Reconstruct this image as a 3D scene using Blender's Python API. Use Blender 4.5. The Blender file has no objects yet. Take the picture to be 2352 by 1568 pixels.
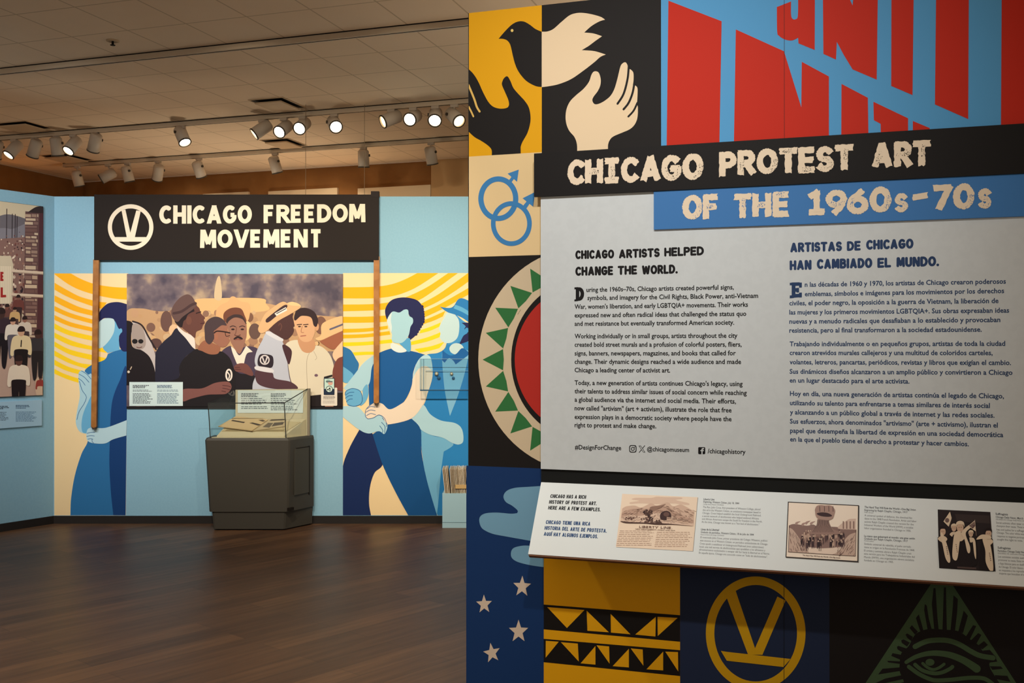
import bpy, bmesh, math, random
from mathutils import Vector as V, Matrix
random.seed(7)
SC = bpy.context.scene
COL = SC.collection

# ------------------------------------------------------------------ camera
F, CX, CY, HZ = 2350.0, 1176.0, 784.0, 797.0
EYE = V((0, 0, 1.6))
PITCH = math.atan((HZ - CY) / F)
cam = bpy.data.cameras.new('camera')
cam.sensor_fit = 'HORIZONTAL'; cam.sensor_width = 36.0; cam.lens = 36.0 * F / 2352.0
cam.clip_start = 0.05; cam.clip_end = 100
cam_o = bpy.data.objects.new('camera', cam); COL.objects.link(cam_o)
cam_o.location = EYE; cam_o.rotation_euler = (math.pi / 2 + PITCH, 0, 0)
SC.camera = cam_o

# ------------------------------------------------------------------ world, exposure, gallery lamps
SC.view_settings.view_transform = 'Standard'; SC.view_settings.look = 'None'
SC.view_settings.gamma = 1.0; SC.view_settings.use_curve_mapping = False
SC.view_settings.exposure = 0.0
w = bpy.data.worlds.new('world'); SC.world = w; w.use_nodes = True
w.node_tree.nodes['Background'].inputs[0].default_value = (1.0, 0.87, 0.70, 1)
w.node_tree.nodes['Background'].inputs[1].default_value = 0.55

def spot(pos, aim, power, angle=60, blend=0.8, color=(1.0, 0.9, 0.75), radius=0.05):
    l = bpy.data.lights.new('spot_lamp', 'SPOT'); l.energy = power; l.color = color
    l.spot_size = math.radians(angle); l.spot_blend = blend; l.shadow_soft_size = radius
    o = bpy.data.objects.new('spot_lamp', l); COL.objects.link(o)
    o.location = pos
    o.rotation_euler = (V(aim) - V(pos)).to_track_quat('-Z', 'Y').to_euler()
    return o

COLD = (1.0, 0.97, 0.92); WARM = (1.0, 0.87, 0.67)
# track lamps that wash the blue partition (their heads hang above the frame)
for x, p in ((-4.7, 230), (-3.4, 230), (-1.9, 340), (-0.7, 340), (0.6, 230)):
    spot((x, 5.4, 3.65), (x - 0.05, 9.3, 1.75), p * 1.25, 62, 0.9, WARM if x > -3 else COLD)
spot((-2.6, 5.4, 3.65), (-2.75, 9.2, 2.35), 140, 34, 0.9, WARM)          # on the black sign
# track lamps that wash the painted partition on the right
for x, y, ax, ay, p in ((-0.6, 1.7, 0.0, 4.05, 140), (0.25, 1.4, 0.6, 3.95, 150)):
    spot((x, y, 3.65), (ax, ay, 2.05), p, 66, 1.0, COLD)
# lamps that wash the brown walls behind the partition
for x, y, ax, ay, p in ((-4.0, 12.2, -4.2, 13.2, 22), (-2.2, 11.6, -2.4, 12.6, 22), (-6.3, 11.4, -7.0, 9.9, 30)):
    spot((x, y, 3.65), (ax, ay, 2.6), p, 110, 1.0, WARM)
# upward fill spots added out of view, without fixtures, to brighten the ceiling
for x, y, p in ((-3.0, 11.2, 70), (1.7, 6.4, 110), (-7.4, 8.2, 90), (-2.5, -1.5, 170), (-6.5, 2.0, 120)):
    spot((x, y, 1.7), (x, y, 3.8), p, 150, 1.0, (1.0, 0.84, 0.64), 0.2)
spot((-0.7, 3.4, 3.65), (-0.25, 5.0, 0), 70, 34, 1.0, WARM)  # added spot for the pool of light spilling past the right wall's end
# general lamps over the gallery floor
for x, y, p in ((-2.6, 3.6, 330), (2.2, -2.0, 260), (-6.0, 4.0, 260), (-2.0, 12.0, 260), (-6.0, 12.0, 200), (1.8, 8.0, 200)):
    spot((x, y, 3.65), (x, y, 0), p, 120, 1.0, WARM)

# ------------------------------------------------------------------ materials
def lin(c):
    r = []
    for v in c:
        v = v / 255.0
        r.append(v / 12.92 if v <= 0.04045 else ((v + 0.055) / 1.055) ** 2.4)
    return (r[0], r[1], r[2], 1.0)
MATS = {}
def paint(c, rough=0.6, spec=0.15, name=None, metal=0.0):
    key = (tuple(c), rough, spec, metal)
    if key in MATS: return MATS[key]
    m = bpy.data.materials.new(name or 'paint_%02x%02x%02x' % tuple(int(max(0, min(255, v))) for v in c)); m.use_nodes = True
    b = m.node_tree.nodes['Principled BSDF']
    b.inputs['Base Color'].default_value = lin(c); b.inputs['Roughness'].default_value = rough
    b.inputs['Specular IOR Level'].default_value = spec; b.inputs['Metallic'].default_value = metal
    MATS[key] = m
    return m
def noisy(name, c1, c2, scale, rough=0.6, lo=0.4, hi=0.6, spec=0.3, detail=4, bump=0.0):
    m = bpy.data.materials.new(name); m.use_nodes = True; nt = m.node_tree
    b = nt.nodes['Principled BSDF']; b.inputs['Roughness'].default_value = rough; b.inputs['Specular IOR Level'].default_value = spec
    tc = nt.nodes.new('ShaderNodeTexCoord'); n = nt.nodes.new('ShaderNodeTexNoise')
    n.inputs['Scale'].default_value = scale; n.inputs['Detail'].default_value = detail
    r = nt.nodes.new('ShaderNodeValToRGB'); r.color_ramp.elements[0].position = lo; r.color_ramp.elements[1].position = hi
    r.color_ramp.elements[0].color = lin(c1); r.color_ramp.elements[1].color = lin(c2)
    nt.links.new(tc.outputs['Object'], n.inputs['Vector']); nt.links.new(n.outputs['Fac'], r.inputs['Fac'])
    nt.links.new(r.outputs['Color'], b.inputs['Base Color'])
    if bump:
        bp = nt.nodes.new('ShaderNodeBump'); bp.inputs['Strength'].default_value = bump; bp.inputs['Distance'].default_value = 0.01
        nt.links.new(n.outputs['Fac'], bp.inputs['Height']); nt.links.new(bp.outputs['Normal'], b.inputs['Normal'])
    return m
def emit(name, c, s):
    m = bpy.data.materials.new(name); m.use_nodes = True; nt = m.node_tree
    b = nt.nodes['Principled BSDF']; b.inputs['Base Color'].default_value = lin(c)
    b.inputs['Emission Color'].default_value = lin(c); b.inputs['Emission Strength'].default_value = s
    return m
def glass_mat(name, tint, refl=0.08, rough=0.0):
    m = bpy.data.materials.new(name); m.use_nodes = True; nt = m.node_tree
    for n in list(nt.nodes): nt.nodes.remove(n)
    out = nt.nodes.new('ShaderNodeOutputMaterial'); mix = nt.nodes.new('ShaderNodeMixShader')
    t = nt.nodes.new('ShaderNodeBsdfTransparent'); t.inputs[0].default_value = (*tint, 1)
    g = nt.nodes.new('ShaderNodeBsdfGlossy'); g.inputs['Roughness'].default_value = rough
    f = nt.nodes.new('ShaderNodeFresnel'); f.inputs['IOR'].default_value = 1.45
    ge = nt.nodes.new('ShaderNodeNewGeometry'); om = nt.nodes.new('ShaderNodeMath'); om.operation = 'SUBTRACT'; om.inputs[0].default_value = 1.0
    mu = nt.nodes.new('ShaderNodeMath'); mu.operation = 'MULTIPLY'
    nt.links.new(ge.outputs['Backfacing'], om.inputs[1]); nt.links.new(om.outputs[0], mu.inputs[0]); nt.links.new(f.outputs[0], mu.inputs[1])
    nt.links.new(mu.outputs[0], mix.inputs[0]); nt.links.new(t.outputs[0], mix.inputs[1]); nt.links.new(g.outputs[0], mix.inputs[2])
    nt.links.new(mix.outputs[0], out.inputs['Surface'])
    return m

# ------------------------------------------------------------------ frames: a plane in the place, with the pixel ray that meets it
def ray(x, y):
    d = V(((x - CX) / F, 1.0, -(y - CY) / F))
    c, s = math.cos(PITCH), math.sin(PITCH)
    return V((d.x, d.y * c - d.z * s, d.y * s + d.z * c))
class Frame:
    def __init__(self, o, u, v=(0, 0, 1)):
        self.o = V(o); self.u = V(u).normalized(); self.v = V(v).normalized(); self.n = self.u.cross(self.v).normalized()
        # right handed (u right, v up, n towards the viewer)
    def pt(self, a, b, c=0.0): return self.o + self.u * a + self.v * b + self.n * c
    def at(self, x, y, c=0.0):
        d = ray(x, y); k = (self.o + self.n * c - EYE).dot(self.n) / d.dot(self.n)
        q = EYE + d * k - self.o
        return (q.dot(self.u), q.dot(self.v))
    def mat(self, a, b, c=0.0):
        m = Matrix((self.u, self.n * -1, self.v)).transposed().to_4x4(); m.translation = self.pt(a, b, c); return m

YB = 9.3
BACK = Frame((0, YB, 0), (1, 0, 0))
UR = V((0.9503, -0.3112, 0)); WR = V((0.3112, 0.9503, 0))
RIGHT = Frame((-0.1747, 4.19, 0), UR)
cx0 = (124 - CX) / F * YB
UL = V((0.541, 0.841, 0)).normalized()
LEFT = Frame((cx0, YB, 0), UL)                       # a runs towards the far corner, negative a is nearer
CEIL = 3.8
W2, W3, W1 = 8.47, 9.97, 6.42                          # lines of the three tracks, measured across the ceiling grid

# ------------------------------------------------------------------ mesh collecting
ABS = {}
class MB:
    def __init__(self): self.v = []; self.f = []; self.m = []; self.mats = []; self.sm = []
    def mi(self, m):
        if m not in self.mats: self.mats.append(m)
        return self.mats.index(m)
    def poly(self, pts, m, smooth=False):
        i = len(self.v); self.v += [V(p) for p in pts]; self.f.append(list(range(i, i + len(pts)))); self.m.append(self.mi(m)); self.sm.append(smooth)
    def mesh(self, vs, fs, m, smooth=False):
        i = len(self.v); self.v += [V(p) for p in vs]; k = self.mi(m)
        for f in fs: self.f.append([i + j for j in f]); self.m.append(k); self.sm.append(smooth)
    def hexa(self, p, m):                              # 8 corners: bottom 4 ring, top 4 ring
        self.mesh(p, [(3, 2, 1, 0), (4, 5, 6, 7), (0, 1, 5, 4), (1, 2, 6, 5), (2, 3, 7, 6), (3, 0, 4, 7)], m)
    def slab(self, fr, a0, a1, b0, b1, c0, c1, m):
        P = fr.pt
        self.hexa([P(a0, b0, c0), P(a1, b0, c0), P(a1, b0, c1), P(a0, b0, c1), P(a0, b1, c0), P(a1, b1, c0), P(a1, b1, c1), P(a0, b1, c1)], m)
    def prism(self, fr, pts, c0, c1, m, side=None):
        n = len(pts); a = [fr.pt(x, y, c0) for x, y in pts]; b = [fr.pt(x, y, c1) for x, y in pts]
        area = sum(pts[i][0] * pts[(i + 1) % n][1] - pts[(i + 1) % n][0] * pts[i][1] for i in range(n))
        if area < 0: a.reverse(); b.reverse()
        self.mesh(b, [list(range(n))], m); self.mesh(a, [list(range(n - 1, -1, -1))], side or m)
        self.mesh(a + b, [(i, (i + 1) % n, n + (i + 1) % n, n + i) for i in range(n)], side or m)
    def box(self, c, s, m, rz=0.0):
        R = Matrix.Rotation(rz, 3, 'Z'); c = V(c); h = [x / 2 for x in s]
        q = [(-1, -1, -1), (1, -1, -1), (1, 1, -1), (-1, 1, -1), (-1, -1, 1), (1, -1, 1), (1, 1, 1), (-1, 1, 1)]
        self.hexa([c + R @ V((x * h[0], y * h[1], z * h[2])) for x, y, z in q], m)
    def lathe(self, base, axis, prof, m, n=24, smooth=True, caps=(True, True)):
        axis = V(axis).normalized(); base = V(base)
        t = axis.orthogonal().normalized(); s = axis.cross(t)
        vs = []
        for r, h in prof:
            for k in range(n):
                a = 2 * math.pi * k / n; vs.append(base + axis * h + (t * math.cos(a) + s * math.sin(a)) * r)
        fs = []
        for j in range(len(prof) - 1):
            for k in range(n):
                fs.append((j * n + k, j * n + (k + 1) % n, (j + 1) * n + (k + 1) % n, (j + 1) * n + k))
        self.mesh(vs, fs, m, smooth)
        if caps[0]: self.mesh(vs[:n], [list(range(n - 1, -1, -1))], m)
        if caps[1]: self.mesh(vs[-n:], [list(range(n))], m)
    def tube(self, p, q, r, m, n=12): 
        p = V(p); q = V(q); self.lathe(p, q - p, [(r, 0), (r, (q - p).length)], m, n)
    def build(self, name, parent=None, M=None, **props):
        M = ABS[parent] if parent else (M if M is not None else Matrix.Identity(4))
        inv = M.inverted()
        me = bpy.data.meshes.new(name); me.from_pydata([inv @ v for v in self.v], [], self.f)
        for m in self.mats: me.materials.append(m)
        me.polygons.foreach_set('material_index', self.m); me.polygons.foreach_set('use_smooth', self.sm); me.update()
        o = bpy.data.objects.new(name, me); COL.objects.link(o); ABS[o] = M
        if parent: o.parent = parent
        else: o.matrix_world = M
        for k, v in props.items(): o[k] = v
        return o
def T(x, y, z): return Matrix.Translation((x, y, z))
def thing(name, label, cat, M, group=None):
    o = bpy.data.objects.new(name, None); o.empty_display_size = 0.1; COL.objects.link(o); o.matrix_world = M; ABS[o] = M
    o['label'] = label; o['category'] = cat
    if group: o['group'] = group
    return o
def tag(o, label, cat, group=None):
    o['label'] = label; o['category'] = cat
    if group: o['group'] = group
    return o
def struct(name, mb, M=None): return mb.build(name, None, M, kind='structure')

# ------------------------------------------------------------------ flat art on a frame
def crop(x0, y0, s): return lambda p: [(x0 + q[0] / s, y0 + q[1] / s) + tuple(q[2:]) for q in p]
def spl(p, k=6, closed=True):
    """Catmull-Rom through the points; a point with a third value 1 stays a corner."""
    n = len(p); out = []
    rng = n if closed else n - 1
    for i in range(rng):
        p1 = p[i]; p2 = p[(i + 1) % n]
        p0 = p[i - 1] if (closed or i > 0) else p1; p3 = p[(i + 2) % n] if (closed or i + 2 < n) else p2
        if len(p1) > 2: p0 = p1
        if len(p2) > 2: p3 = p2
        for j in range(k):
            t = j / k; t2 = t * t; t3 = t2 * t
            out.append(tuple(0.5 * (2 * p1[d] + (p2[d] - p0[d]) * t + (2 * p0[d] - 5 * p1[d] + 4 * p2[d] - p3[d]) * t2 + (3 * p1[d] - p0[d] - 3 * p2[d] + p3[d]) * t3) for d in (0, 1)))
    if not closed: out.append(tuple(p[-1][:2]))
    return out
def ell(cx, cy, rx, ry, n=28, rot=0.0, a0=0.0, a1=2 * math.pi):
    c, s = math.cos(rot), math.sin(rot); full = abs(a1 - a0 - 2 * math.pi) < 1e-6
    k = n if full else n + 1
    r = []
    for i in range(k):
        a = a0 + (a1 - a0) * i / n; x, y = rx * math.cos(a), ry * math.sin(a)
        r.append((cx + x * c - y * s, cy + x * s + y * c))
    return r
class Art:
    """Paint laid on a frame, each layer a hair above the last; points come in pixels of a crop."""
    STEP = 0.0003; kmod = 23
    def __init__(self, fr, c=0.0, conv=None, clip=None):
        self.fr = fr; self.c = c; self.conv = conv or (lambda p: p); self.mb = MB(); self.l = 1; self.clip = clip; self.k = 0; self.under = (38, 35, 34)
    def ab(self, pts):
        return [self.fr.at(q[0], q[1], self.c) for q in self.conv(pts)]
    def put(self, ab, col, l=None):
        if self.clip:
            ab = clip_poly(ab, *self.clip)
            if len(ab) < 3: return
        m = col if isinstance(col, bpy.types.Material) else paint(col)
        l = self.l if l is None else l
        n = len(ab); area = sum(ab[i][0] * ab[(i + 1) % n][1] - ab[(i + 1) % n][0] * ab[i][1] for i in range(n))
        if area < 0: ab = ab[::-1]
        self.k = (self.k + 1) % self.kmod                      # brush strokes overlap: each lies a hair over the one before
        self.mb.poly([self.fr.pt(a, b, self.c + l * self.STEP + self.k * 1.1e-5) for a, b in ab], m)
    def p(self, pts, col, l=None): self.put(self.ab(pts), col, l)              # straight sided
    def s(self, pts, col, l=None, k=6): self.put(self.ab(spl(pts, k)), col, l)  # smooth outline
    def e(self, cx, cy, rx, ry, col, l=None, rot=0.0, n=28): self.put(self.ab(ell(cx, cy, rx, ry, n, rot)), col, l)
    def ring(self, cx, cy, rx, ry, t, col, l=None, n=56, a0=0.0, a1=2 * math.pi):
        o = self.ab(ell(cx, cy, rx, ry, n, 0, a0, a1)); i = self.ab(ell(cx, cy, rx - t, ry - t, n, 0, a0, a1))
        k = len(o); full = abs(a1 - a0 - 2 * math.pi) < 1e-6
        for j in range(k if full else k - 1):
            self.put([o[j], o[(j + 1) % k], i[(j + 1) % k], i[j]], col, l)
    def line(self, pts, wd, col, l=None, smooth=True, w2=None):
        """A stroke of pixel width wd (to w2) with round ends."""
        q = spl(pts, 6, False) if smooth and len(pts) > 2 else [tuple(p[:2]) for p in pts]
        n = len(q); L = []; R = []
        for i in range(n):
            x0, y0 = q[max(i - 1, 0)]; x1, y1 = q[min(i + 1, n - 1)]
            d = math.hypot(x1 - x0, y1 - y0) or 1e-6; nx, ny = -(y1 - y0) / d, (x1 - x0) / d
            h = (wd + ((w2 if w2 is not None else wd) - wd) * i / max(1, n - 1)) / 2
            L.append((q[i][0] + nx * h, q[i][1] + ny * h)); R.append((q[i][0] - nx * h, q[i][1] - ny * h))
        for i in range(n - 1): self.p([L[i], L[i + 1], R[i + 1], R[i]], col, l)
        self.e(q[0][0], q[0][1], wd / 2, wd / 2, col, l, n=10); e2 = (w2 if w2 is not None else wd) / 2
        self.e(q[-1][0], q[-1][1], e2, e2, col, l, n=10)
def clip_poly(p, a0, a1, b0, b1):
    for ax, lim, sg in ((0, a0, 1), (0, a1, -1), (1, b0, 1), (1, b1, -1)):
        o = []
        for i in range(len(p)):
            A, B = p[i], p[(i + 1) % len(p)]; da, db = (A[ax] - lim) * sg, (B[ax] - lim) * sg
            if da >= 0: o.append(A)
            if da * db < 0:
                t = da / (da - db); o.append((A[0] + (B[0] - A[0]) * t, A[1] + (B[1] - A[1]) * t))
        p = o
        if len(p) < 3: return []
    return p

# ------------------------------------------------------------------ drawn lettering (strokes) and small type (built-in face)
def arc(cx, cy, rx, ry, a0, a1, n=12):
    return [(cx + rx * math.cos(math.radians(a0 + (a1 - a0) * i / n)), cy + ry * math.sin(math.radians(a0 + (a1 - a0) * i / n))) for i in range(n + 1)]
G = {
 'A': (0.78, [[(0.06, 0), (0.36, 1)], [(0.42, 1), (0.72, 0)], [(0.16, 0.24), (0.62, 0.24)]]),
 'B': (0.60, [[(0, 0), (0, 1)], [(0, 1), (0.3, 1)] + arc(0.3, 0.77, 0.25, 0.23, 90, -90) + [(0, 0.54)], [(0, 0.54), (0.32, 0.54)] + arc(0.32, 0.27, 0.28, 0.27, 90, -90) + [(0, 0)]]),
 'C': (0.62, [arc(0.36, 0.5, 0.36, 0.5, 48, 312, 20)]),
 'D': (0.64, [[(0, 0), (0, 1)], [(0, 1), (0.22, 1)] + arc(0.22, 0.5, 0.42, 0.5, 90, -90, 16) + [(0, 0)]]),
 'E': (0.50, [[(0, 0), (0, 1)], [(0, 1), (0.5, 1)], [(0, 0.5), (0.44, 0.5)], [(0, 0), (0.5, 0)]]),
 'F': (0.48, [[(0, 0), (0, 1)], [(0, 1), (0.48, 1)], [(0, 0.5), (0.42, 0.5)]]),
 'G': (0.68, [arc(0.36, 0.5, 0.36, 0.5, 48, 330, 20) + [(0.68, 0.46)], [(0.68, 0.46), (0.4, 0.46)]]),
 'H': (0.62, [[(0, 0), (0, 1)], [(0.62, 0), (0.62, 1)], [(0, 0.5), (0.62, 0.5)]]),
 'I': (0.0, [[(0, 0), (0, 1)]]),
 'J': (0.42, [[(0.42, 1), (0.42, 0.25)] + arc(0.2, 0.22, 0.22, 0.22, 0, -150, 8)]),
 'L': (0.46, [[(0, 1), (0, 0)], [(0, 0), (0.46, 0)]]),
 'M': (0.78, [[(0, 0), (0.02, 1)], [(0.11, 1), (0.39, 0.12)], [(0.39, 0.12), (0.67, 1)], [(0.76, 1), (0.78, 0)]]),
 'N': (0.64, [[(0, 0), (0, 1)], [(0.09, 1), (0.55, 0)], [(0.64, 0), (0.64, 1)]]),
 'O': (0.72, [arc(0.36, 0.5, 0.36, 0.5, 0, 360, 28)]),
 'P': (0.56, [[(0, 0), (0, 1)], [(0, 1), (0.3, 1)] + arc(0.3, 0.73, 0.26, 0.27, 90, -90) + [(0, 0.46)]]),
 'Q': (0.72, [arc(0.36, 0.5, 0.36, 0.5, 0, 360, 28), [(0.42, 0.22), (0.72, -0.04)]]),
 'R': (0.58, [[(0, 0), (0, 1)], [(0, 1), (0.3, 1)] + arc(0.3, 0.74, 0.26, 0.26, 90, -90) + [(0, 0.48)], [(0.26, 0.48), (0.58, 0)]]),
 'S': (0.52, [arc(0.26, 0.74, 0.25, 0.26, 30, 260, 12) + arc(0.26, 0.25, 0.26, 0.25, 80, -150, 12)]),
 'T': (0.62, [[(0, 1), (0.62, 1)], [(0.31, 1), (0.31, 0)]]),
 'U': (0.60, [[(0, 1), (0, 0.3)] + arc(0.3, 0.3, 0.3, 0.3, 180, 360, 12) + [(0.6, 1)]]),
 'V': (0.72, [[(0.03, 1), (0.32, 0)], [(0.40, 0), (0.69, 1)]]),
 'W': (1.0, [[(0.02, 1), (0.21, 0)], [(0.27, 0), (0.48, 0.9)], [(0.52, 0.9), (0.73, 0)], [(0.79, 0), (0.98, 1)]]),
 'X': (0.64, [[(0, 0), (0.64, 1)], [(0, 1), (0.64, 0)]]),
 'Y': (0.66, [[(0, 1), (0.33, 0.45)], [(0.66, 1), (0.33, 0.45)], [(0.33, 0.45), (0.33, 0)]]),
 '0': (0.60, [arc(0.30, 0.5, 0.30, 0.5, 0, 360, 28)]),
 '1': (0.44, [[(0.02, 0.84), (0.24, 1)], [(0.24, 1), (0.24, 0)], [(0, 0), (0.48, 0)]]),
 '6': (0.60, [arc(0.3, 0.32, 0.3, 0.32, 0, 360, 22), [(0.44, 1.0)] + arc(0.5, 0.34, 0.5, 0.5, 125, 180, 6)]),
 '7': (0.56, [[(0, 1), (0.56, 1)], [(0.56, 1), (0.16, 0)]]),
 '9': (0.60, [arc(0.3, 0.68, 0.3, 0.32, 0, 360, 22), [(0.6, 0.66), (0.5, 0.3), (0.26, 0)]]),
 'i': (0.5, [[(0.25, 0), (0.25, 1)], [(0, 1), (0.5, 1)], [(0, 0), (0.5, 0)]]),            # I with serifs
 '.': (0.0, [[(0, 0.0), (0, 0.02)]]),
 '-': (0.5, [[(0, 0.5), (0.5, 0.55)]]),
}
def letters(art, text, x0, y0, x1, y1, cap, col, wt=0.2, gap=0.17, space=0.42, style='flat', l=None, xs=1.0):
    """Drawn capitals from baseline (x0,y0) to (x1,y1), crop pixels, cap high; wt = stroke weight of the cap height."""
    A = art.ab([(x0, y0)])[0]; B = art.ab([(x1, y1)])[0]; C = art.ab([(x0, y0 - cap)])[0]
    H = math.hypot(C[0] - A[0], C[1] - A[1]); hw = wt / 2
    adv = []; t = 0.0
    for i, ch in enumerate(text):
        if ch == ' ': t += space; adv.append(t); continue
        k = 'I' if ch == 'Í' else ch
        if i and text[i - 1] != ' ': t += gap
        t += hw; adv.append(t); t += G[k][0] * xs + hw
    L = math.hypot(B[0] - A[0], B[1] - A[1])
    gw = sum(G['I' if c_ == 'Í' else c_][0] for c_ in text if c_ != ' ')
    if gw > 0:                                                  # widen or narrow the drawn letters, not the gaps
        xs = max(.5, (L / H - (t - gw * xs)) / gw); t = 0.0; adv = []
        for i, ch in enumerate(text):
            if ch == ' ': t += space; adv.append(t); continue
            if i and text[i - 1] != ' ': t += gap
            t += hw; adv.append(t); t += G['I' if ch == 'Í' else ch][0] * xs + hw
    sx = L / t
    ux = ((B[0] - A[0]) / L, (B[1] - A[1]) / L)
    rnd = random.Random(len(text) * 31 + int(x0))
    def place(px, py): return (A[0] + ux[0] * px * sx, A[1] + ux[1] * px * sx + py * H)
    def quad(p, q, w0, w1):
        dx, dy = q[0] - p[0], q[1] - p[1]; d = math.hypot(dx, dy) or 1e-9; nx, ny = -dy / d, dx / d
        return [(p[0] + nx * w0, p[1] + ny * w0), (q[0] + nx * w1, q[1] + ny * w1), (q[0] - nx * w1, q[1] - ny * w1), (p[0] - nx * w0, p[1] - ny * w0)]
    for ch, ax in zip(text, adv):
        if ch == ' ': continue
        strokes = list(G['I' if ch == 'Í' else ch][1])
        if ch == 'Í': strokes.append([(0.0, 1.16), (0.1, 1.3)])
        jit = (rnd.uniform(-.02, .02), rnd.uniform(-.02, .02)) if style == 'brush' else (0, 0)
        lo = A[1] + ux[1] * ax * sx - (0.0 if ch != 'Q' else 0.1 * H); hi = lo + H + (0.35 * H if ch == 'Í' else 0)
        for st in strokes:
            pts = [place(ax + x * xs + jit[0], hw + y * (1 - 2 * hw) + jit[1]) for x, y in st]
            h = hw * H
            if style == 'brush':
                q = []
                for i in range(len(pts) - 1):
                    d = math.hypot(pts[i + 1][0] - pts[i][0], pts[i + 1][1] - pts[i][1]); k = max(1, int(d / (H * 0.07)))
                    for j in range(k): q.append((pts[i][0] + (pts[i + 1][0] - pts[i][0]) * j / k, pts[i][1] + (pts[i + 1][1] - pts[i][1]) * j / k))
                q.append(pts[-1])
                closed = math.hypot(pts[0][0] - pts[-1][0], pts[0][1] - pts[-1][1]) < 1e-6
                ws = [h * rnd.uniform(0.86, 1.12) for _ in q]
                if closed: ws[-1] = ws[0]
                for i in range(len(q) - 1): art.put(quad(q[i], q[i + 1], ws[i], ws[i + 1]), col, l)
                for i in range(len(q)):
                    if 0 < i < len(q) - 1 or closed:
                        r = ws[i] * rnd.uniform(0.9, 1.02); n = 9; ph = rnd.random()
                        art.put([(q[i][0] + r * rnd.uniform(.88, 1.06) * math.cos(2 * math.pi * (k + ph) / n), q[i][1] + r * rnd.uniform(.88, 1.06) * math.sin(2 * math.pi * (k + ph) / n)) for k in range(n)], col, l)
                    else:                                   # ragged flat end
                        o_ = q[1] if i == 0 else q[-2]; dx, dy = q[i][0] - o_[0], q[i][1] - o_[1]; d = math.hypot(dx, dy) or 1e-9; dx /= d; dy /= d
                        side = [(-1 + .5 * k) for k in range(5)]
                        art.put([(q[i][0] - dy * h * v_ + dx * h * rnd.uniform(.45, .95), q[i][1] + dx * h * v_ + dy * h * rnd.uniform(.45, .95)) for v_ in side] + [(q[i][0] - dy * h - dx * h * .4, q[i][1] + dx * h - dy * h * .4)][:0] + [(q[i][0] - dy * h - dx * h * .3, q[i][1] + dx * h - dy * h * .3), (q[i][0] + dy * h - dx * h * .3, q[i][1] - dx * h - dy * h * .3)], col, l)
            else:
                flat = style == 'flat'
                if flat and len(st) == 2 and abs(pts[0][1] - pts[1][1]) > 0.3 * H:      # run upright strokes past the line, cut flat
                    for a, b in ((0, 1), (1, 0)):
                        if st[a][1] in (0, 1):
                            dx, dy = pts[a][0] - pts[b][0], pts[a][1] - pts[b][1]; d = math.hypot(dx, dy); pts[a] = (pts[a][0] + dx / d * h * 1.6, pts[a][1] + dy / d * h * 1.6)
                            if a == 0: pass
                for i in range(len(pts) - 1):
                    c = quad(pts[i], pts[i + 1], h, h); c = clip_poly(c, -99, 99, lo, hi)
                    if len(c) > 2: art.put(c, col, l)
                for i, p in enumerate(pts):
                    if flat and i in (0, len(pts) - 1):
                        if len(st) == 2 and abs(pts[0][1] - pts[1][1]) > 0.3 * H: continue
                        if len(st) > 2: 
                            if math.hypot(pts[0][0] - pts[-1][0], pts[0][1] - pts[-1][1]) > 1e-6: continue
                        else: continue
                    c = clip_poly([(p[0] + h * math.cos(2 * math.pi * k / 14), p[1] + h * math.sin(2 * math.pi * k / 14)) for k in range(14)], -99, 99, lo, hi)
                    if len(c) > 2: art.put(c, col, l)
        if style == 'flat' and ch in 'EFLTHGBPRD':                                      # square the corners of the joined bars
            for st in strokes:
                for x, y in (st[0], st[-1]):
                    if (y in (0, 1)) and x == 0 and ch != 'T':
                        p = place(ax, hw + y * (1 - 2 * hw)); h = hw * H
                        art.put([(p[0] - h, p[1] - h), (p[0] + h, p[1] - h), (p[0] + h, p[1] + h), (p[0] - h, p[1] + h)], col, l)
        if style == 'brush':                                                            # dry-brush specks where the wall colour shows through
            if ch in 'OHRT06S9IiT' or rnd.random() < .4:
                st = strokes[0] if ch in 'O0' else strokes[-1] if ch in 'H' else rnd.choice(strokes)
                low = [q_ for q_ in st if (q_[1] < .62 and (q_[0] > .4 or ch not in 'O0'))] or st[-1:]
                if len(st) == 2: low = [(st[0][0] + (st[1][0] - st[0][0]) * f, st[0][1] + (st[1][1] - st[0][1]) * f) for f in (.15, .3, .45, .6)]
                for _ in range(34):
                    x, y = rnd.choice(low)
                    p = place(ax + x * xs + rnd.uniform(-.3, 1.0) * hw, hw + y * (1 - 2 * hw) + rnd.uniform(-.08, .08)); r = H * rnd.uniform(.005, .015)
                    art.put([(p[0] + r * rnd.uniform(.4, 1.1) * math.cos(a), p[1] + r * 2 * rnd.uniform(.4, 1.1) * math.sin(a)) for a in (0, 1.1, 2.2, 3.3, 4.4, 5.4)], art.under, (l or art.l) + 1)
DG = None
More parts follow.
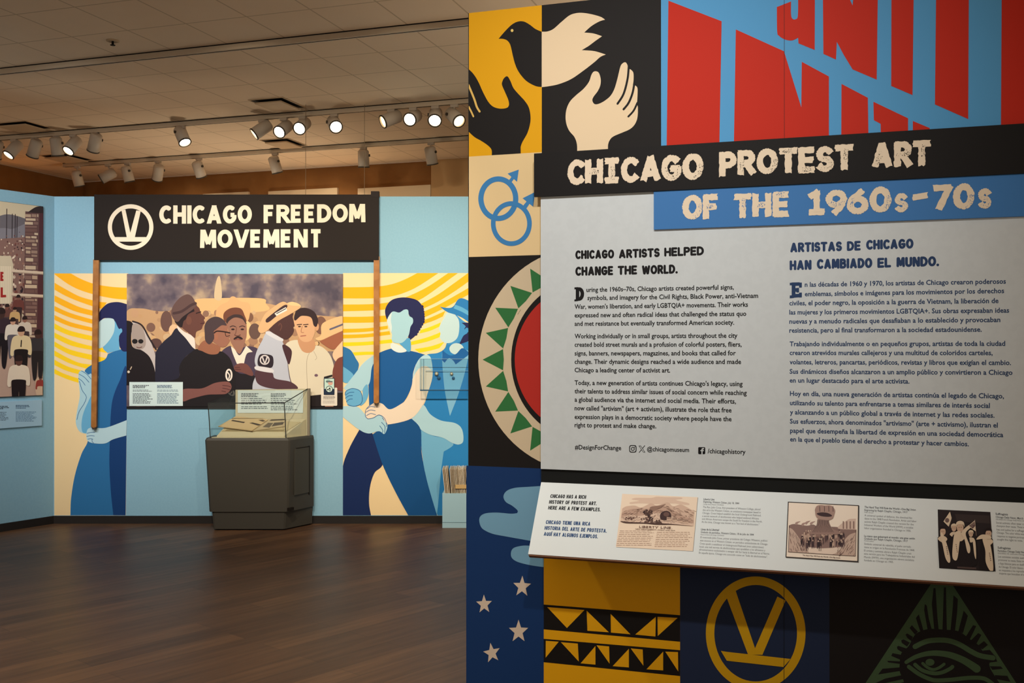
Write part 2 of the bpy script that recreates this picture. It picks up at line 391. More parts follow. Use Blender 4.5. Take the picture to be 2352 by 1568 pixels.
def type_line(art, text, x0, y0, x1, y1, cap, col, bold=0.0, l=None):
    """One line of small type, fitted between two baseline points (crop pixels)."""
    A = art.ab([(x0, y0)])[0]; B = art.ab([(x1, y1)])[0]; C = art.ab([(x0, y0 - cap)])[0]
    H = math.hypot(C[0] - A[0], C[1] - A[1])
    cu = bpy.data.curves.new('type', 'FONT'); cu.body = text; cu.resolution_u = 2; cu.offset = bold; cu.space_character = 1.0
    o = bpy.data.objects.new('type', cu); COL.objects.link(o)
    me = bpy.data.meshes.new_from_object(o.evaluated_get(bpy.context.evaluated_depsgraph_get()))
    bpy.data.objects.remove(o); bpy.data.curves.remove(cu)
    if not me.vertices: return
    xa = min(v.co.x for v in me.vertices); xb = max(v.co.x for v in me.vertices)
    L = math.hypot(B[0] - A[0], B[1] - A[1]); sx = L / (xb - xa); sy = H / 0.729
    ux = ((B[0] - A[0]) / L, (B[1] - A[1]) / L); c = art.c + (art.l if l is None else l) * art.STEP
    vs = [art.fr.pt(A[0] + ux[0] * (v.co.x - xa) * sx, A[1] + ux[1] * (v.co.x - xa) * sx + v.co.y * sy, c) for v in me.vertices]
    art.mb.mesh(vs, [list(p.vertices) for p in me.polygons], paint(col))
    bpy.data.meshes.remove(me)
def dashes(art, x0, x1, ys, h, col, rag=0.25, l=None, seed=1):
    """Rows of type too small to read: broken bars."""
    r = random.Random(seed)
    for y in ys:
        x = x0; end = x1 - (x1 - x0) * r.random() * rag
        while x < end:
            wd = min((x1 - x0) * r.uniform(.05, .16), end - x)
            art.p([(x, y), (x + wd, y), (x + wd, y + h), (x, y + h)], col, l); x += wd + (x1 - x0) * .02
# ------------------------------------------------------------------ the setting
BLUE = (139, 186, 211); CREAM = (240, 213, 165); BLACK = (38, 35, 34); YEL = (226, 164, 16); NAVY = (22, 54, 104); OFFW = (232, 208, 172)
corner = V((-5.72, 13.64, 0)); FAR = Frame(corner, UR); FARL = Frame(corner, WR)
RM = Matrix((UR, WR, (0, 0, 1))).transposed().to_4x4()
U0, U1, WN, WF = -9.68, 5.0, -4.0, 11.18
def uw(u, w_, z): return UR * u + WR * w_ + V((0, 0, z))

def floor_mat():
    m = bpy.data.materials.new('dark_wood_planks'); m.use_nodes = True; nt = m.node_tree; b = nt.nodes['Principled BSDF']; L = nt.links.new
    tc = nt.nodes.new('ShaderNodeTexCoord'); mp = nt.nodes.new('ShaderNodeMapping'); mp.inputs['Rotation'].default_value = (0, 0, math.radians(-49))
    L(tc.outputs['Object'], mp.inputs['Vector'])
    br = nt.nodes.new('ShaderNodeTexBrick'); br.inputs['Scale'].default_value = 1.0; br.inputs['Brick Width'].default_value = 1.25; br.inputs['Row Height'].default_value = 0.16
    br.inputs['Mortar Size'].default_value = 0.0012; br.inputs['Color1'].default_value = lin((108, 80, 58)); br.inputs['Color2'].default_value = lin((84, 61, 46)); br.inputs['Mortar'].default_value = lin((45, 32, 25))
    br.offset = 0.37
    L(mp.outputs[0], br.inputs['Vector'])
    m2 = nt.nodes.new('ShaderNodeMapping'); m2.inputs['Scale'].default_value = (0.8, 9.0, 1); L(mp.outputs[0], m2.inputs['Vector'])
    n = nt.nodes.new('ShaderNodeTexNoise'); n.inputs['Scale'].default_value = 2.6; n.inputs['Detail'].default_value = 8; L(m2.outputs[0], n.inputs['Vector'])
    r = nt.nodes.new('ShaderNodeValToRGB'); r.color_ramp.elements[0].position = .3; r.color_ramp.elements[1].position = .7
    r.color_ramp.elements[0].color = (.62, .6, .58, 1); r.color_ramp.elements[1].color = (1.1, 1.05, 1.0, 1); L(n.outputs['Fac'], r.inputs['Fac'])
    mx = nt.nodes.new('ShaderNodeMix'); mx.data_type = 'RGBA'; mx.blend_type = 'MULTIPLY'; mx.inputs[0].default_value = 1
    L(br.outputs['Color'], mx.inputs[6]); L(r.outputs['Color'], mx.inputs[7]); L(mx.outputs[2], b.inputs['Base Color'])
    b.inputs['Roughness'].default_value = 0.42; b.inputs['Specular IOR Level'].default_value = 0.22
    bp = nt.nodes.new('ShaderNodeBump'); bp.inputs['Strength'].default_value = 0.15; bp.inputs['Distance'].default_value = 0.004; L(n.outputs['Fac'], bp.inputs['Height']); L(bp.outputs['Normal'], b.inputs['Normal'])
    return m
def ceil_mat():
    m = bpy.data.materials.new('ceiling_tiles'); m.use_nodes = True; nt = m.node_tree; b = nt.nodes['Principled BSDF']; L = nt.links.new
    tc = nt.nodes.new('ShaderNodeTexCoord'); sp = nt.nodes.new('ShaderNodeSeparateXYZ'); L(tc.outputs['Object'], sp.inputs[0])
    def groove(sock, pitch, off):
        a = nt.nodes.new('ShaderNodeMath'); a.operation = 'SUBTRACT'; L(sock, a.inputs[0]); a.inputs[1].default_value = off
        d = nt.nodes.new('ShaderNodeMath'); d.operation = 'DIVIDE'; L(a.outputs[0], d.inputs[0]); d.inputs[1].default_value = pitch
        f = nt.nodes.new('ShaderNodeMath'); f.operation = 'FRACT'; L(d.outputs[0], f.inputs[0])
        c = nt.nodes.new('ShaderNodeMath'); c.operation = 'LESS_THAN'; L(f.outputs[0], c.inputs[0]); c.inputs[1].default_value = 0.012 / pitch
        return c.outputs[0]
    gx = groove(sp.outputs[0], 0.475, -2.853); gy = groove(sp.outputs[1], 0.5125, W1)
    mxm = nt.nodes.new('ShaderNodeMath'); mxm.operation = 'MAXIMUM'; L(gx, mxm.inputs[0]); L(gy, mxm.inputs[1])
    n = nt.nodes.new('ShaderNodeTexNoise'); n.inputs['Scale'].default_value = 1.7; n.inputs['Detail'].default_value = 6; L(tc.outputs['Object'], n.inputs['Vector'])
    r = nt.nodes.new('ShaderNodeValToRGB'); r.color_ramp.elements[0].color = lin((232, 208, 178)); r.color_ramp.elements[1].color = lin((244, 222, 194)); L(n.outputs['Fac'], r.inputs['Fac'])
    mx = nt.nodes.new('ShaderNodeMix'); mx.data_type = 'RGBA'; L(mxm.outputs[0], mx.inputs[0]); L(r.outputs['Color'], mx.inputs[6]); mx.inputs[7].default_value = lin((206, 182, 152))
    L(mx.outputs[2], b.inputs['Base Color']); b.inputs['Roughness'].default_value = 0.9; b.inputs['Specular IOR Level'].default_value = 0.1
    return m
mb = MB(); mb.hexa([uw(U0, WN, -.1), uw(U1, WN, -.1), uw(U1, WF, -.1), uw(U0, WF, -.1), uw(U0, WN, 0), uw(U1, WN, 0), uw(U1, WF, 0), uw(U0, WF, 0)], floor_mat())
struct('floor', mb)
mb = MB(); mb.hexa([uw(U0, WN, CEIL), uw(U1, WN, CEIL), uw(U1, WF, CEIL), uw(U0, WF, CEIL), uw(U0, WN, CEIL + .1), uw(U1, WN, CEIL + .1), uw(U1, WF, CEIL + .1), uw(U0, WF, CEIL + .1)], ceil_mat())
struct('ceiling', mb, RM)
BROWN = noisy('brown_wall_paint', (138, 92, 46), (148, 100, 52), 3, 0.8)
apil = FAR.at(994, 420)[0]
mb = MB(); mb.slab(FAR, -.15, apil, 0, CEIL, -.15, 0, BROWN); struct('wall_far', mb)
mb = MB(); mb.slab(FAR, apil, 13, 0, CEIL, -.15, 0.05, paint((196, 158, 112), 0.8)); struct('wall_far_right', mb)
mb = MB(); mb.slab(FARL, -15, 0, 0, CEIL, -.15, 0, BROWN); struct('wall_far_left', mb)
TOP = 2.97
BLUEM = noisy('blue_partition_paint', (136, 182, 207), (139, 185, 209), 60, 0.75)
mb = MB(); mb.slab(BACK, cx0, 1.0, 0, TOP, -.14, 0, BLUEM); struct('wall_back', mb)
mb = MB(); mb.slab(LEFT, -4.6, 0, 0, TOP, -.14, 0, BLUEM); struct('wall_left', mb)
BB = paint((28, 24, 23), 0.5, 0.4, 'baseboard_vinyl'); hb = BACK.at(300, 1184)[1]
mb = MB(); mb.slab(BACK, cx0, 1.0, 0, hb, 0, .014, BB); struct('baseboard_back', mb)
mb = MB(); mb.slab(LEFT, -4.6, -.004, 0, hb, 0, .014, BB); struct('baseboard_left', mb)
AR0 = RIGHT.at(1075.5, 800)[0]; AR1 = 2.75
WALLR = paint((26, 24, 23), 0.65, 0.3, 'black_wall_paint')
mb = MB(); mb.slab(RIGHT, AR0, AR1, 0, TOP, -.2, 0, WALLR); struct('wall_right', mb)

# white boards standing on the far wall behind the partition
for i, (xa, xb, yt, lab) in enumerate(((470, 574, 441, 'low pale board on the brown far wall, just above the black sign'), (620, 778, 432, 'pale board on the brown far wall behind the middle of the sign'), (825, 992, 425, 'tallest pale board on the brown far wall beside the beige pilaster'))):
    a0 = FAR.at(xa, 440)[0]; a1 = FAR.at(xb, 440)[0]; t = FAR.at(xb, yt)[1]
    mb = MB(); mb.slab(FAR, a0, a1, t - 1.3, t, 0, .04, paint((222, 196, 160), 0.7))
    tag(mb.build('wall_board', None, FAR.mat((a0 + a1) / 2, t - 1.3)), lab, 'board', 'pale boards on the far wall')

# ------------------------------------------------------------------ ceiling: tracks, lamps, vents
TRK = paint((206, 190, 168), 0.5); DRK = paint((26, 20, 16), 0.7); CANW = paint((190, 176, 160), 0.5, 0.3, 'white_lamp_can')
TF = {k: Frame(WR * k, UR) for k in (W1, W2, W3)}
def track(wk, x0, x1, lab):
    fr = TF[wk]; z = CEIL - 0.02
    a0 = fr.at(x0, 300)[0]; a1 = fr.at(x1, 250)[0]
    t = thing('light_track', lab, 'light track', fr.mat((a0 + a1) / 2, CEIL - .045), 'lighting tracks on the ceiling')
    mb = MB(); mb.slab(fr, a0, a1, CEIL - .045, CEIL - .006, -.022, .022, TRK); mb.build('rail', t)
    mb = MB(); mb.slab(fr, a0, a1, CEIL - .0065, CEIL, -.016, .026, DRK); mb.build('shadow_strip', t)  # dark strip standing in for the shade where track meets ceiling
    mb = MB(); mb.slab(fr, a0 + .02, a1 - .02, CEIL - .0462, CEIL - .044, -.005, .005, DRK); mb.build('slot', t)
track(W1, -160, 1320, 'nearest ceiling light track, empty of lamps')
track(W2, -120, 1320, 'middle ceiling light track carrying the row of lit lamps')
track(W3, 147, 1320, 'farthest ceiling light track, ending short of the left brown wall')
LENS = emit('lamp_glow', (255, 240, 212), 14.0); LENSW = emit('warm_lamp_glow', (255, 226, 170), 5.0)
OFF = paint((120, 112, 100), 0.2, 0.6)
RING = paint((70, 62, 54), 0.4)
def head(wk, px, py, d, lit, lab):
    fr = TF[wk]; a, b = fr.at(px, py); c = fr.pt(a, b); d = V(d).normalized()
    t = thing('track_lamp', lab, 'spotlight', T(*fr.pt(a, CEIL - .046)), 'white can spotlights on the ceiling tracks')
    r, Lh = .06, .095
    mb = MB(); mb.lathe(c - d * Lh, d, [(.038, 0), (r - .012, .006), (r, .02), (r, 2 * Lh), (r - .006, 2 * Lh), (r - .006, 2 * Lh - .02)], CANW, 28, True, (True, False)); mb.build('can', t)
    mb = MB(); mb.lathe(c + d * (Lh - .012), d, [(r - .001, 0), (r + .003, .004), (r + .003, .013), (r - .008, .013)], RING, 28, True, (False, False)); mb.build('trim_ring', t)
    mb = MB(); mb.lathe(c + d * (Lh - .018), d, [(r - .008, 0), (r * .6, .006), (.002, .009)], (LENS if lit == 2 else LENSW if lit == 1 else OFF), 28, True, (False, True)); mb.build('lens', t, label='glowing lens' if lit else 'dark lens')
    top = fr.pt(a, CEIL - .046); k = c - d * (Lh * .35) + V((0, 0, .04))
    mb = MB(); mb.box(top + V((0, 0, -.012)), (.07, .03, .026), CANW, math.atan2(UR.y, UR.x)); mb.build('adapter', t)
    mb = MB(); mb.tube(top + V((0, 0, -.02)), k, .009, CANW, 10); mb.tube(k, c - d * (Lh * .35), .014, CANW, 10); mb.build('stem', t)
    mb = MB(); sd = d.cross(V((0, 0, 1))); sd = sd.normalized() if sd.length > .1 else V((1, 0, 0))
    q = c - d * (Lh * .35) + sd * r * .98; mb.tube(q - sd * .004, q + sd * .012, .014, RING, 12); mb.build('knob', t)
H2 = [(602, 296, (-.75, -.25, -.6), 2, 'lit can pointing hard left, first of the cluster of four in the middle'),
      (652, 295, (-.3, -.8, -.55), 2, 'lit can tilted left, second of the middle cluster of four'),
      (695, 288, (-.15, -.85, -.5), 2, 'bright can facing straight out, third of the middle cluster of four'),
      (768, 284, (.3, -.8, -.5), 2, 'bright can turned right, last and apart in the middle cluster of four'),
      (899, 272, (-.78, -.42, -.42), 1, 'can turned side-on to the left, first of the right cluster of four'),
      (949, 269, (-.25, -.85, -.42), 2, 'bright can facing out, second of the right cluster of four'),
      (1000, 267, (0, -.8, -.6), 2, 'brightest can facing straight out, third of the right cluster of four'),
      (1044, 268, (.48, -.65, -.58), 1, 'dim-lensed can turned right, last of the right cluster by the dove panel'),
      (32, 342, (-.4, -.45, -.78), 2, 'lit can pointing down left above the street photograph'),
      (80, 340, (-.4, .3, -.8), 0, 'grey-looking can turned away, between two lit cans above the left wall'),
      (130, 336, (0, .3, -.95), 0, 'can hanging straight down, third of the left cluster of five'),
      (168, 333, (-.3, -.55, -.75), 2, 'lit can with yellowish side, fourth of the left cluster of five'),
      (218, 327, (-.35, .4, -.8), 0, 'dark can turned away, last of the left cluster of five'),
      (418, 311, (.42, -.35, -.8), 2, 'single lit can pointing down right, alone over the black sign'),
      (-8, 343, (-.3, .3, -.9), 0, 'can cut by the left edge of the picture')]
H3 = [(178, 410, (.15, .3, -.95), 0, 'first can at the left end of the farthest track'),
      (248, 403, (-.8, -.2, -.5), 1, 'tilted can showing a thin lit lens on the farthest track'),
      (293, 400, (.2, .2, -.95), 0, 'can with a bright glossy side on the farthest track'),
      (363, 396, (-.3, .5, -.8), 0, 'can turned away, fourth along the farthest track'),
      (457, 389, (.2, .4, -.9), 0, 'can above the letters of the black sign, fifth along the farthest track'),
      (632, 378, (.2, .3, -.9), 0, 'can below the lit middle cluster, sixth along the farthest track'),
      (835, 364, (0, .2, -1), 0, 'can hanging straight down in front of the brown wall beside a wire'),
      (990, 357, (.15, .3, -.95), 0, 'last can on the farthest track, before the beige pilaster')]
for h in H2: head(W2, *h)
for h in H3: head(W3, *h)
CE = Frame((0, 0, CEIL), UR, -WR)
VENTW = paint((200, 174, 142), 0.7)
for (n, l, r_, lab) in (((648, 223), (575, 230), (705, 245), 'square ceiling vent in front of the middle track, over the sign'), ((58, 277), (-12, 284), (120, 293), 'square ceiling vent at the left edge above the left cluster of cans'),
                    ((660, 317), (601, 322), (705, 333), 'square ceiling vent behind the middle cluster of cans'), ((155, 352), (95, 357), (214, 366), 'square ceiling vent behind the left cluster of cans')):
    N = CE.at(*n); Lp = CE.at(*l); Rp = CE.at(*r_); s = max(abs(N[0] - Lp[0]), .3); s2 = abs(N[1] - Rp[1])
    a0, a1 = N[0] - s, N[0]; b1, b0 = N[1], N[1] - s2
    t = thing('ceiling_vent', lab, 'vent', CE.mat((a0 + a1) / 2, (b0 + b1) / 2), 'square vents in the ceiling')
    mb = MB(); mb.slab(CE, a0, a1, b0, b1, 0, .004, DRK); mb.build('throat', t)
    mb = MB(); g = .03; mb.slab(CE, a0 + g, a1 - g, b0 + g, b1 - g, .02, .032, VENTW); mb.build('face_plate', t)
    mb = MB(); f = .012
    for q in ((a0 - f, a1 + f, b0 - f, b0), (a0 - f, a1 + f, b1, b1 + f), (a0 - f, a0, b0, b1), (a1, a1 + f, b0, b1)): mb.slab(CE, *q, 0, .006, VENTW)
    mb.build('rim', t)
a, b = CE.at(259, 93)
t = thing('sprinkler', 'small recessed sprinkler head in the ceiling before the nearest track', 'sprinkler', CE.mat(a, b))
mb = MB(); mb.lathe(CE.pt(a, b), (0, 0, -1), [(.045, 0), (.045, .006), (.03, .012), (.022, .004)], VENTW, 24); mb.build('escutcheon', t)
mb = MB(); mb.lathe(CE.pt(a, b), (0, 0, -1), [(.008, 0), (.008, .03), (.018, .032), (.018, .035)], DRK, 16); mb.build('deflector', t)

# ------------------------------------------------------------------ black hanging sign with wooden poles
SG = (30, 22, 19); WHITE = (236, 224, 204)
cS0, cS1 = .012, .05
p0 = BACK.at(216, 597, cS1); p1 = BACK.at(870, 446.5, cS1)
t = thing('hanging_sign', 'long black sign with white capitals held over the crowd photograph by wooden poles', 'sign', BACK.mat((p0[0] + p1[0]) / 2, p0[1], .03))
mb = MB(); mb.slab(BACK, p0[0], p1[0], p0[1], p1[1], cS0, cS1, paint(SG, 0.6)); mb.build('board', t)
q0 = BACK.at(852, 447, cS1); q1 = BACK.at(870.5, 439, cS1)
mb = MB(); mb.slab(BACK, q0[0], q1[0], q0[1] - .02, q1[1], cS0 - .004, cS1 + .003, paint((33, 25, 24), .6)); mb.build('end_bracket', t)
ar = Art(BACK, cS1, crop(200, 430, 3.36))
for wd, x0, y0, x1, y1 in (('CHICAGO', 557, 281, 1272, 279), ('FREEDOM', 1362, 277, 2148, 268), ('MOVEMENT', 872, 468, 1818, 463)):
    letters(ar, wd, x0, y0, x1, y1, 141, WHITE, .235, .06, style='flat')
ar.mb.build('lettering', t, label='cream painted capitals')
ar = Art(BACK, cS1, crop(200, 430, 3.36))
ar.ring(336, 307, 176, 176, 32, WHITE)
ar.p([(266, 178), (296, 172), (334, 350), (380, 178), (414, 184), (368, 388), (307, 388)], WHITE)
ar.p([(197, 384), (476, 384), (430, 419), (244, 419)], WHITE)
ar.mb.build('emblem', t, label='cream ring with a V on a bar')
POLE = noisy('pole_wood', (150, 96, 42), (168, 112, 54), 14, 0.5); PTIP = paint((70, 58, 50), .6)
for (xa, ya, xb, yb) in ((221, 596, 216, 985), (865, 589, 865, 929)):
    mb = MB(); w_ = 6.5
    pts = [BACK.at(xa - w_, ya, .04), BACK.at(xa + w_, ya, .04), BACK.at(xb + w_ - 1, yb - 5, .04), BACK.at(xb, yb - 3, .04), BACK.at(xb - w_, yb - 5, .04)]
    mb.prism(BACK, pts, .018, .046, POLE); po = mb.build('pole', t)
    mb = MB(); mb.prism(BACK, [BACK.at(xb + w_ - 1.3, yb - 5, .04), BACK.at(xb + 3, yb + 1, .04), BACK.at(xb - 3.5, yb + 1, .04), BACK.at(xb - w_ + .3, yb - 5, .04)], .017, .044, PTIP); mb.build('tip', po)
for xw in (702, 837):
    a = BACK.at(xw, 446, .03)[0]; mb = MB(); mb.tube(BACK.pt(a, p1[1], .03), BACK.pt(a, CEIL, .03), .0022, paint((120, 100, 78), .5), 8); mb.build('hanging_wire', t)

# ------------------------------------------------------------------ painted figures on the partition
c_hair = (32, 36, 82); c_dress = (45, 112, 168); c_deep = (22, 62, 118); c_lite = (170, 208, 222); c_mid = (104, 172, 212); RAYO = (250, 178, 24); RAYY = (250, 208, 30); LNE = (38, 92, 146)
M0 = BACK.at(210, 1184)
tm = thing('painted_mural', 'tall cream mural of a woman in blue holding a pole, left of the crowd photograph', 'mural', BACK.mat(M0[0], M0[1]))
K = crop(110, 610, 2.66); KE = crop(760, 600, 2.45)
lim = (BACK.at(110 + 39 / 2.66, 900)[0], BACK.at(292.5, 900)[0], hb, 99)
ar = Art(BACK, 0, K); ar.p([(39, 47), (491, 47), (476, 1525), (39, 1525)], CREAM); ar.mb.build('background', tm)
ar = Art(BACK, 0, K, lim); ar.l = 2
for pts, c in (([(47, 47, 1), (140, 47, 1), (200, 80), (280, 110), (380, 128), (489, 135, 1), (489, 208, 1), (400, 200), (300, 180), (200, 150), (120, 110)], RAYO),
    ([(47, 100, 1), (120, 150), (200, 190), (300, 217), (360, 225, 1), (332, 264, 1), (280, 250), (180, 215), (100, 180), (44, 140, 1)], RAYO),
    ([(44, 175, 1), (120, 220), (200, 255), (300, 280, 1), (300, 312, 1), (180, 283), (100, 250), (44, 212, 1)], RAYO),
    ([(42, 240, 1), (140, 290), (300, 336, 1), (300, 362, 1), (140, 318), (42, 270, 1)], RAYO),
    ([(42, 295, 1), (140, 345), (300, 384, 1), (300, 408, 1), (140, 372), (42, 325, 1)], RAYO),
    ([(40, 345, 1), (130, 395), (300, 436, 1), (300, 464, 1), (130, 425), (40, 378, 1)], RAYY),
    ([(40, 402, 1), (140, 455), (240, 485), (335, 503), (364, 515, 1), (366, 534, 1), (270, 515), (140, 487), (40, 432, 1)], RAYY),
    ([(40, 455, 1), (130, 510), (270, 545), (357, 565, 1), (330, 588, 1), (240, 570), (130, 540), (40, 485, 1)], RAYY),
    ([(40, 510, 1), (120, 562), (200, 595), (300, 606, 1), (240, 630, 1), (130, 595), (40, 542, 1)], RAYY),
    ([(38, 565, 1), (120, 615), (225, 645, 1), (195, 664, 1), (110, 640), (38, 598, 1)], RAYY),
    ([(38, 622, 1), (100, 660), (190, 690, 1), (190, 716, 1), (110, 690), (38, 652, 1)], RAYY)): ar.s([(q[0] - 14,) + q[1:] if q[0] < 48 else q for q in pts], c)
ar.mb.build('ray_pattern', tm, label='orange and yellow curved rays')
ar = Art(BACK, 0, K); ar.l = 3
ar.s([(225, 645), (265, 607), (345, 575), (367, 538, 1), (440, 512), (487, 508, 1), (475, 1524, 1), (138, 1524, 1), (142, 1420), (165, 1280), (205, 1150), (242, 1078), (250, 1000), (260, 800), (255, 690)], c_dress)
ar.s([(482, 628), (440, 700), (400, 800), (385, 900), (378, 1080), (376, 1220), (385, 1380), (400, 1524, 1), (475, 1524, 1), (480, 1050, 1)], c_deep, 4)
ar.s([(300, 362), (310, 300), (330, 262), (370, 230), (430, 222), (489, 237, 1), (486, 524, 1), (455, 520), (435, 480), (435, 420), (425, 380), (405, 335), (385, 325), (340, 322)], c_hair, 6)
for i in range(9): ar.e(308 + i * 12 + (i * i) * .55, 330 - i * 13 + i * i * .35, 13, 13, c_hair, 6, n=14)
ar.s([(408, 338), (430, 380), (440, 388), (446, 410), (434, 440), (440, 514, 1), (366, 534, 1), (337, 498), (380, 450), (405, 400)], c_mid, 7)
ar.e(446, 397, 9, 14, c_mid, 8)
ar.s([(303, 368), (340, 325), (390, 322), (408, 340), (405, 400), (380, 450), (335, 497), (300, 492)], (188, 216, 222), 8)
ar.s([(188, 700), (190, 652), (215, 640), (245, 664), (272, 690), (276, 1015), (230, 1025), (192, 1010), (171, 960), (178, 890), (195, 800), (192, 740)], c_lite, 5)
ar.s([(274, 800), (238, 850), (212, 920), (206, 990), (222, 1022), (274, 1015, 1)], c_mid, 6)
ar.s([(300, 690), (310, 675), (304, 712), (297, 760)], c_lite, 6)
ar.s([(236, 1040), (243, 1000), (272, 988), (330, 992), (380, 982), (482, 943, 1), (480, 1037, 1), (400, 1060), (350, 1085), (280, 1084), (245, 1070)], (182, 214, 226), 9)
for ln in ([(205, 642), (235, 660), (264, 692)], [(190, 662), (222, 680), (252, 712)], [(187, 688), (210, 705), (228, 730)], [(193, 706), (210, 760), (235, 800), (222, 842), (192, 890), (178, 940)]): ar.line(ln, 3, LNE, 7)
for ln in ([(240, 1024), (262, 1018), (288, 1018)], [(238, 1042), (262, 1038), (285, 1040)], [(245, 1060), (262, 1056), (276, 1060)], [(270, 1060), (272, 1075), (280, 1082)]): ar.line(ln, 3, LNE, 10)
ar.mb.build('painted_woman', tm, label='faceless woman with dark hair and blue dress')

M0 = BACK.at(940, 1184)
tm = thing('painted_mural', 'wide cream mural of marching figures with linked arms, right of the crowd photograph', 'mural', BACK.mat(M0[0], M0[1]))
XR = 930
ar = Art(BACK, 0, KE); ar.p([(68, 66), (XR, 66), (XR, 1428), (68, 1428)], CREAM); ar.mb.build('background', tm)
ar = Art(BACK, 0, KE); ar.l = 2
for pts, c in (([(68, 146, 1), (240, 143), (340, 129), (420, 100), (486, 66, 1), (605, 66, 1), (500, 135), (430, 170), (350, 195), (240, 208), (68, 208, 1)], RAYO),
    ([(68, 243, 1), (240, 240), (350, 225), (450, 190), (550, 140), (660, 66, 1), (715, 66, 1), (620, 135), (520, 205), (440, 240), (350, 264), (240, 276), (68, 281, 1)], RAYO),
    ([(68, 312, 1), (200, 311), (320, 304, 1), (315, 340, 1), (200, 345), (68, 346, 1)], RAYO),
    ([(505, 240, 1), (600, 188), (700, 118), (785, 56, 1), (800, 95, 1), (700, 166), (600, 228), (515, 268, 1)], RAYO),
    ([(520, 284, 1), (620, 237), (800, 135, 1), (800, 172, 1), (640, 262), (520, 318, 1)], RAYO),
    ([(515, 334, 1), (575, 310), (645, 278, 1), (630, 310, 1), (575, 335), (512, 356, 1)], RAYO),
    ([(68, 380, 1), (200, 376), (320, 362, 1), (320, 380, 1), (200, 396), (68, 402, 1)], RAYO),
    ([(68, 413, 1), (200, 408), (330, 392, 1), (335, 412, 1), (200, 428), (68, 434, 1)], RAYO),
    ([(68, 456, 1), (200, 452), (345, 438, 1), (345, 458, 1), (200, 472), (68, 478, 1)], RAYY),
    ([(120, 512, 1), (200, 508), (270, 508, 1), (250, 524, 1), (200, 526), (135, 530, 1)], RAYY),
    ([(505, 386, 1), (560, 368), (618, 344, 1), (612, 366, 1), (560, 390), (498, 406, 1)], RAYY),
    ([(450, 452, 1), (540, 428), (620, 398, 1), (618, 424, 1), (540, 452), (448, 472, 1)], RAYY),
    ([(470, 494, 1), (560, 478), (640, 452, 1), (610, 488, 1), (560, 502), (500, 514, 1)], RAYY)): ar.s(pts, c)
ar.mb.build('ray_pattern', tm, label='orange and yellow curved rays')
ar = Art(BACK, 0, KE, (BACK.at(788, 900)[0], 9, hb, 99)); ar.l = 3
c_coat = (42, 128, 192)
ar.s([(540, 525), (600, 515), (640, 490), (665, 440), (740, 440), (XR, 520, 1), (XR, 1428, 1), (600, 1428, 1), (540, 1230), (510, 1060), (505, 950), (455, 885), (520, 810), (545, 740), (565, 650), (560, 560)], c_coat)
ar.s([(628, 508, 1), (680, 540), (770, 500), (760, 600), (718, 745), (670, 870, 1), (640, 720), (626, 560)], (124, 182, 216), 4)
ar.s([(508, 945, 1), (570, 980), (640, 995), (690, 1030), (635, 1070, 1), (620, 1180), (605, 1350), (597, 1428, 1), (570, 1350), (530, 1200), (512, 1060)], (112, 176, 212), 4)
ar.s([(700, 298), (750, 338), (780, 350), (800, 385), (760, 425), (710, 458), (650, 470), (680, 455), (715, 420), (722, 345)], (66, 146, 204), 4)
ar.s([(735, 345, 1), (800, 345, 1), (800, 440, 1), (722, 468, 1), (745, 420), (768, 402), (752, 380), (758, 365)], c_hair, 5)
ar.e(765, 387, 11, 14, (66, 146, 204), 6)
ar.e(707, 492, 40, 32, (190, 215, 218), 5)
ar.s([(628, 500, 1), (668, 528), (705, 520), (740, 488), (XR - 150, 515, 1), (768, 532, 1), (702, 580, 1), (688, 558), (664, 545), (640, 570, 1), (626, 556, 1)], (26, 94, 160), 6)
ar.s([(610, 372), (640, 312), (662, 285), (700, 303), (722, 342), (716, 420), (682, 455), (640, 458), (614, 430), (617, 405)], (188, 216, 222), 6)
ar.s([(613, 255, 1), (662, 262), (690, 252), (715, 215), (742, 208), (790, 228, 1), (800, 350, 1), (780, 345), (740, 318), (700, 300), (655, 285)], (40, 122, 186), 7)
ar.s([(700, 244, 1), (745, 262), (800, 298, 1), (800, 322, 1), (745, 288), (690, 264, 1)], (92, 168, 212), 8)
ar.mb.build('painted_man', tm, label='faceless man with hat and bow tie')
ar = Art(BACK, 0, KE, (BACK.at(788, 900)[0], 9, hb, 99)); ar.l = 9
ar.s([(60, 475, 1), (110, 498), (140, 545), (158, 585), (128, 642), (60, 588, 1)], c_dress)
ar.s([(60, 585, 1), (128, 640), (92, 684), (60, 672, 1)], c_mid, 10)
ar.s([(455, 885, 1), (490, 840), (522, 808), (560, 860), (620, 895), (700, 910), (738, 945), (745, 1010), (720, 1030), (680, 1020), (630, 992), (560, 975), (505, 945)], c_lite)
ar.s([(162, 944, 1), (235, 970), (292, 1130), (245, 1190), (220, 1270), (215, 1360), (226, 1428, 1), (60, 1428, 1), (64, 1180), (100, 1060)], (24, 44, 92))
ar.s([(235, 972, 1), (330, 915), (455, 885, 1), (505, 945), (510, 1070), (540, 1230), (597, 1428, 1), (435, 1428, 1), (360, 1290), (290, 1140)], (22, 80, 138), 10)
ar.s([(262, 522), (345, 490), (380, 510), (445, 503), (533, 526, 1), (500, 580), (470, 650), (440, 740), (400, 800), (330, 835), (280, 815), (216, 820, 1), (212, 640), (225, 580)], (24, 88, 152), 10)
ar.s([(248, 526), (185, 570), (130, 640), (72, 712, 1), (100, 735), (160, 735), (215, 690), (230, 600), (250, 556)], c_lite, 11)
ar.s([(205, 692), (180, 720), (178, 770), (165, 812), (195, 790), (212, 745)], c_mid, 11)
ar.s([(80, 752), (86, 730), (122, 715), (166, 730), (178, 770), (168, 802), (130, 815), (95, 806)], c_mid, 12)
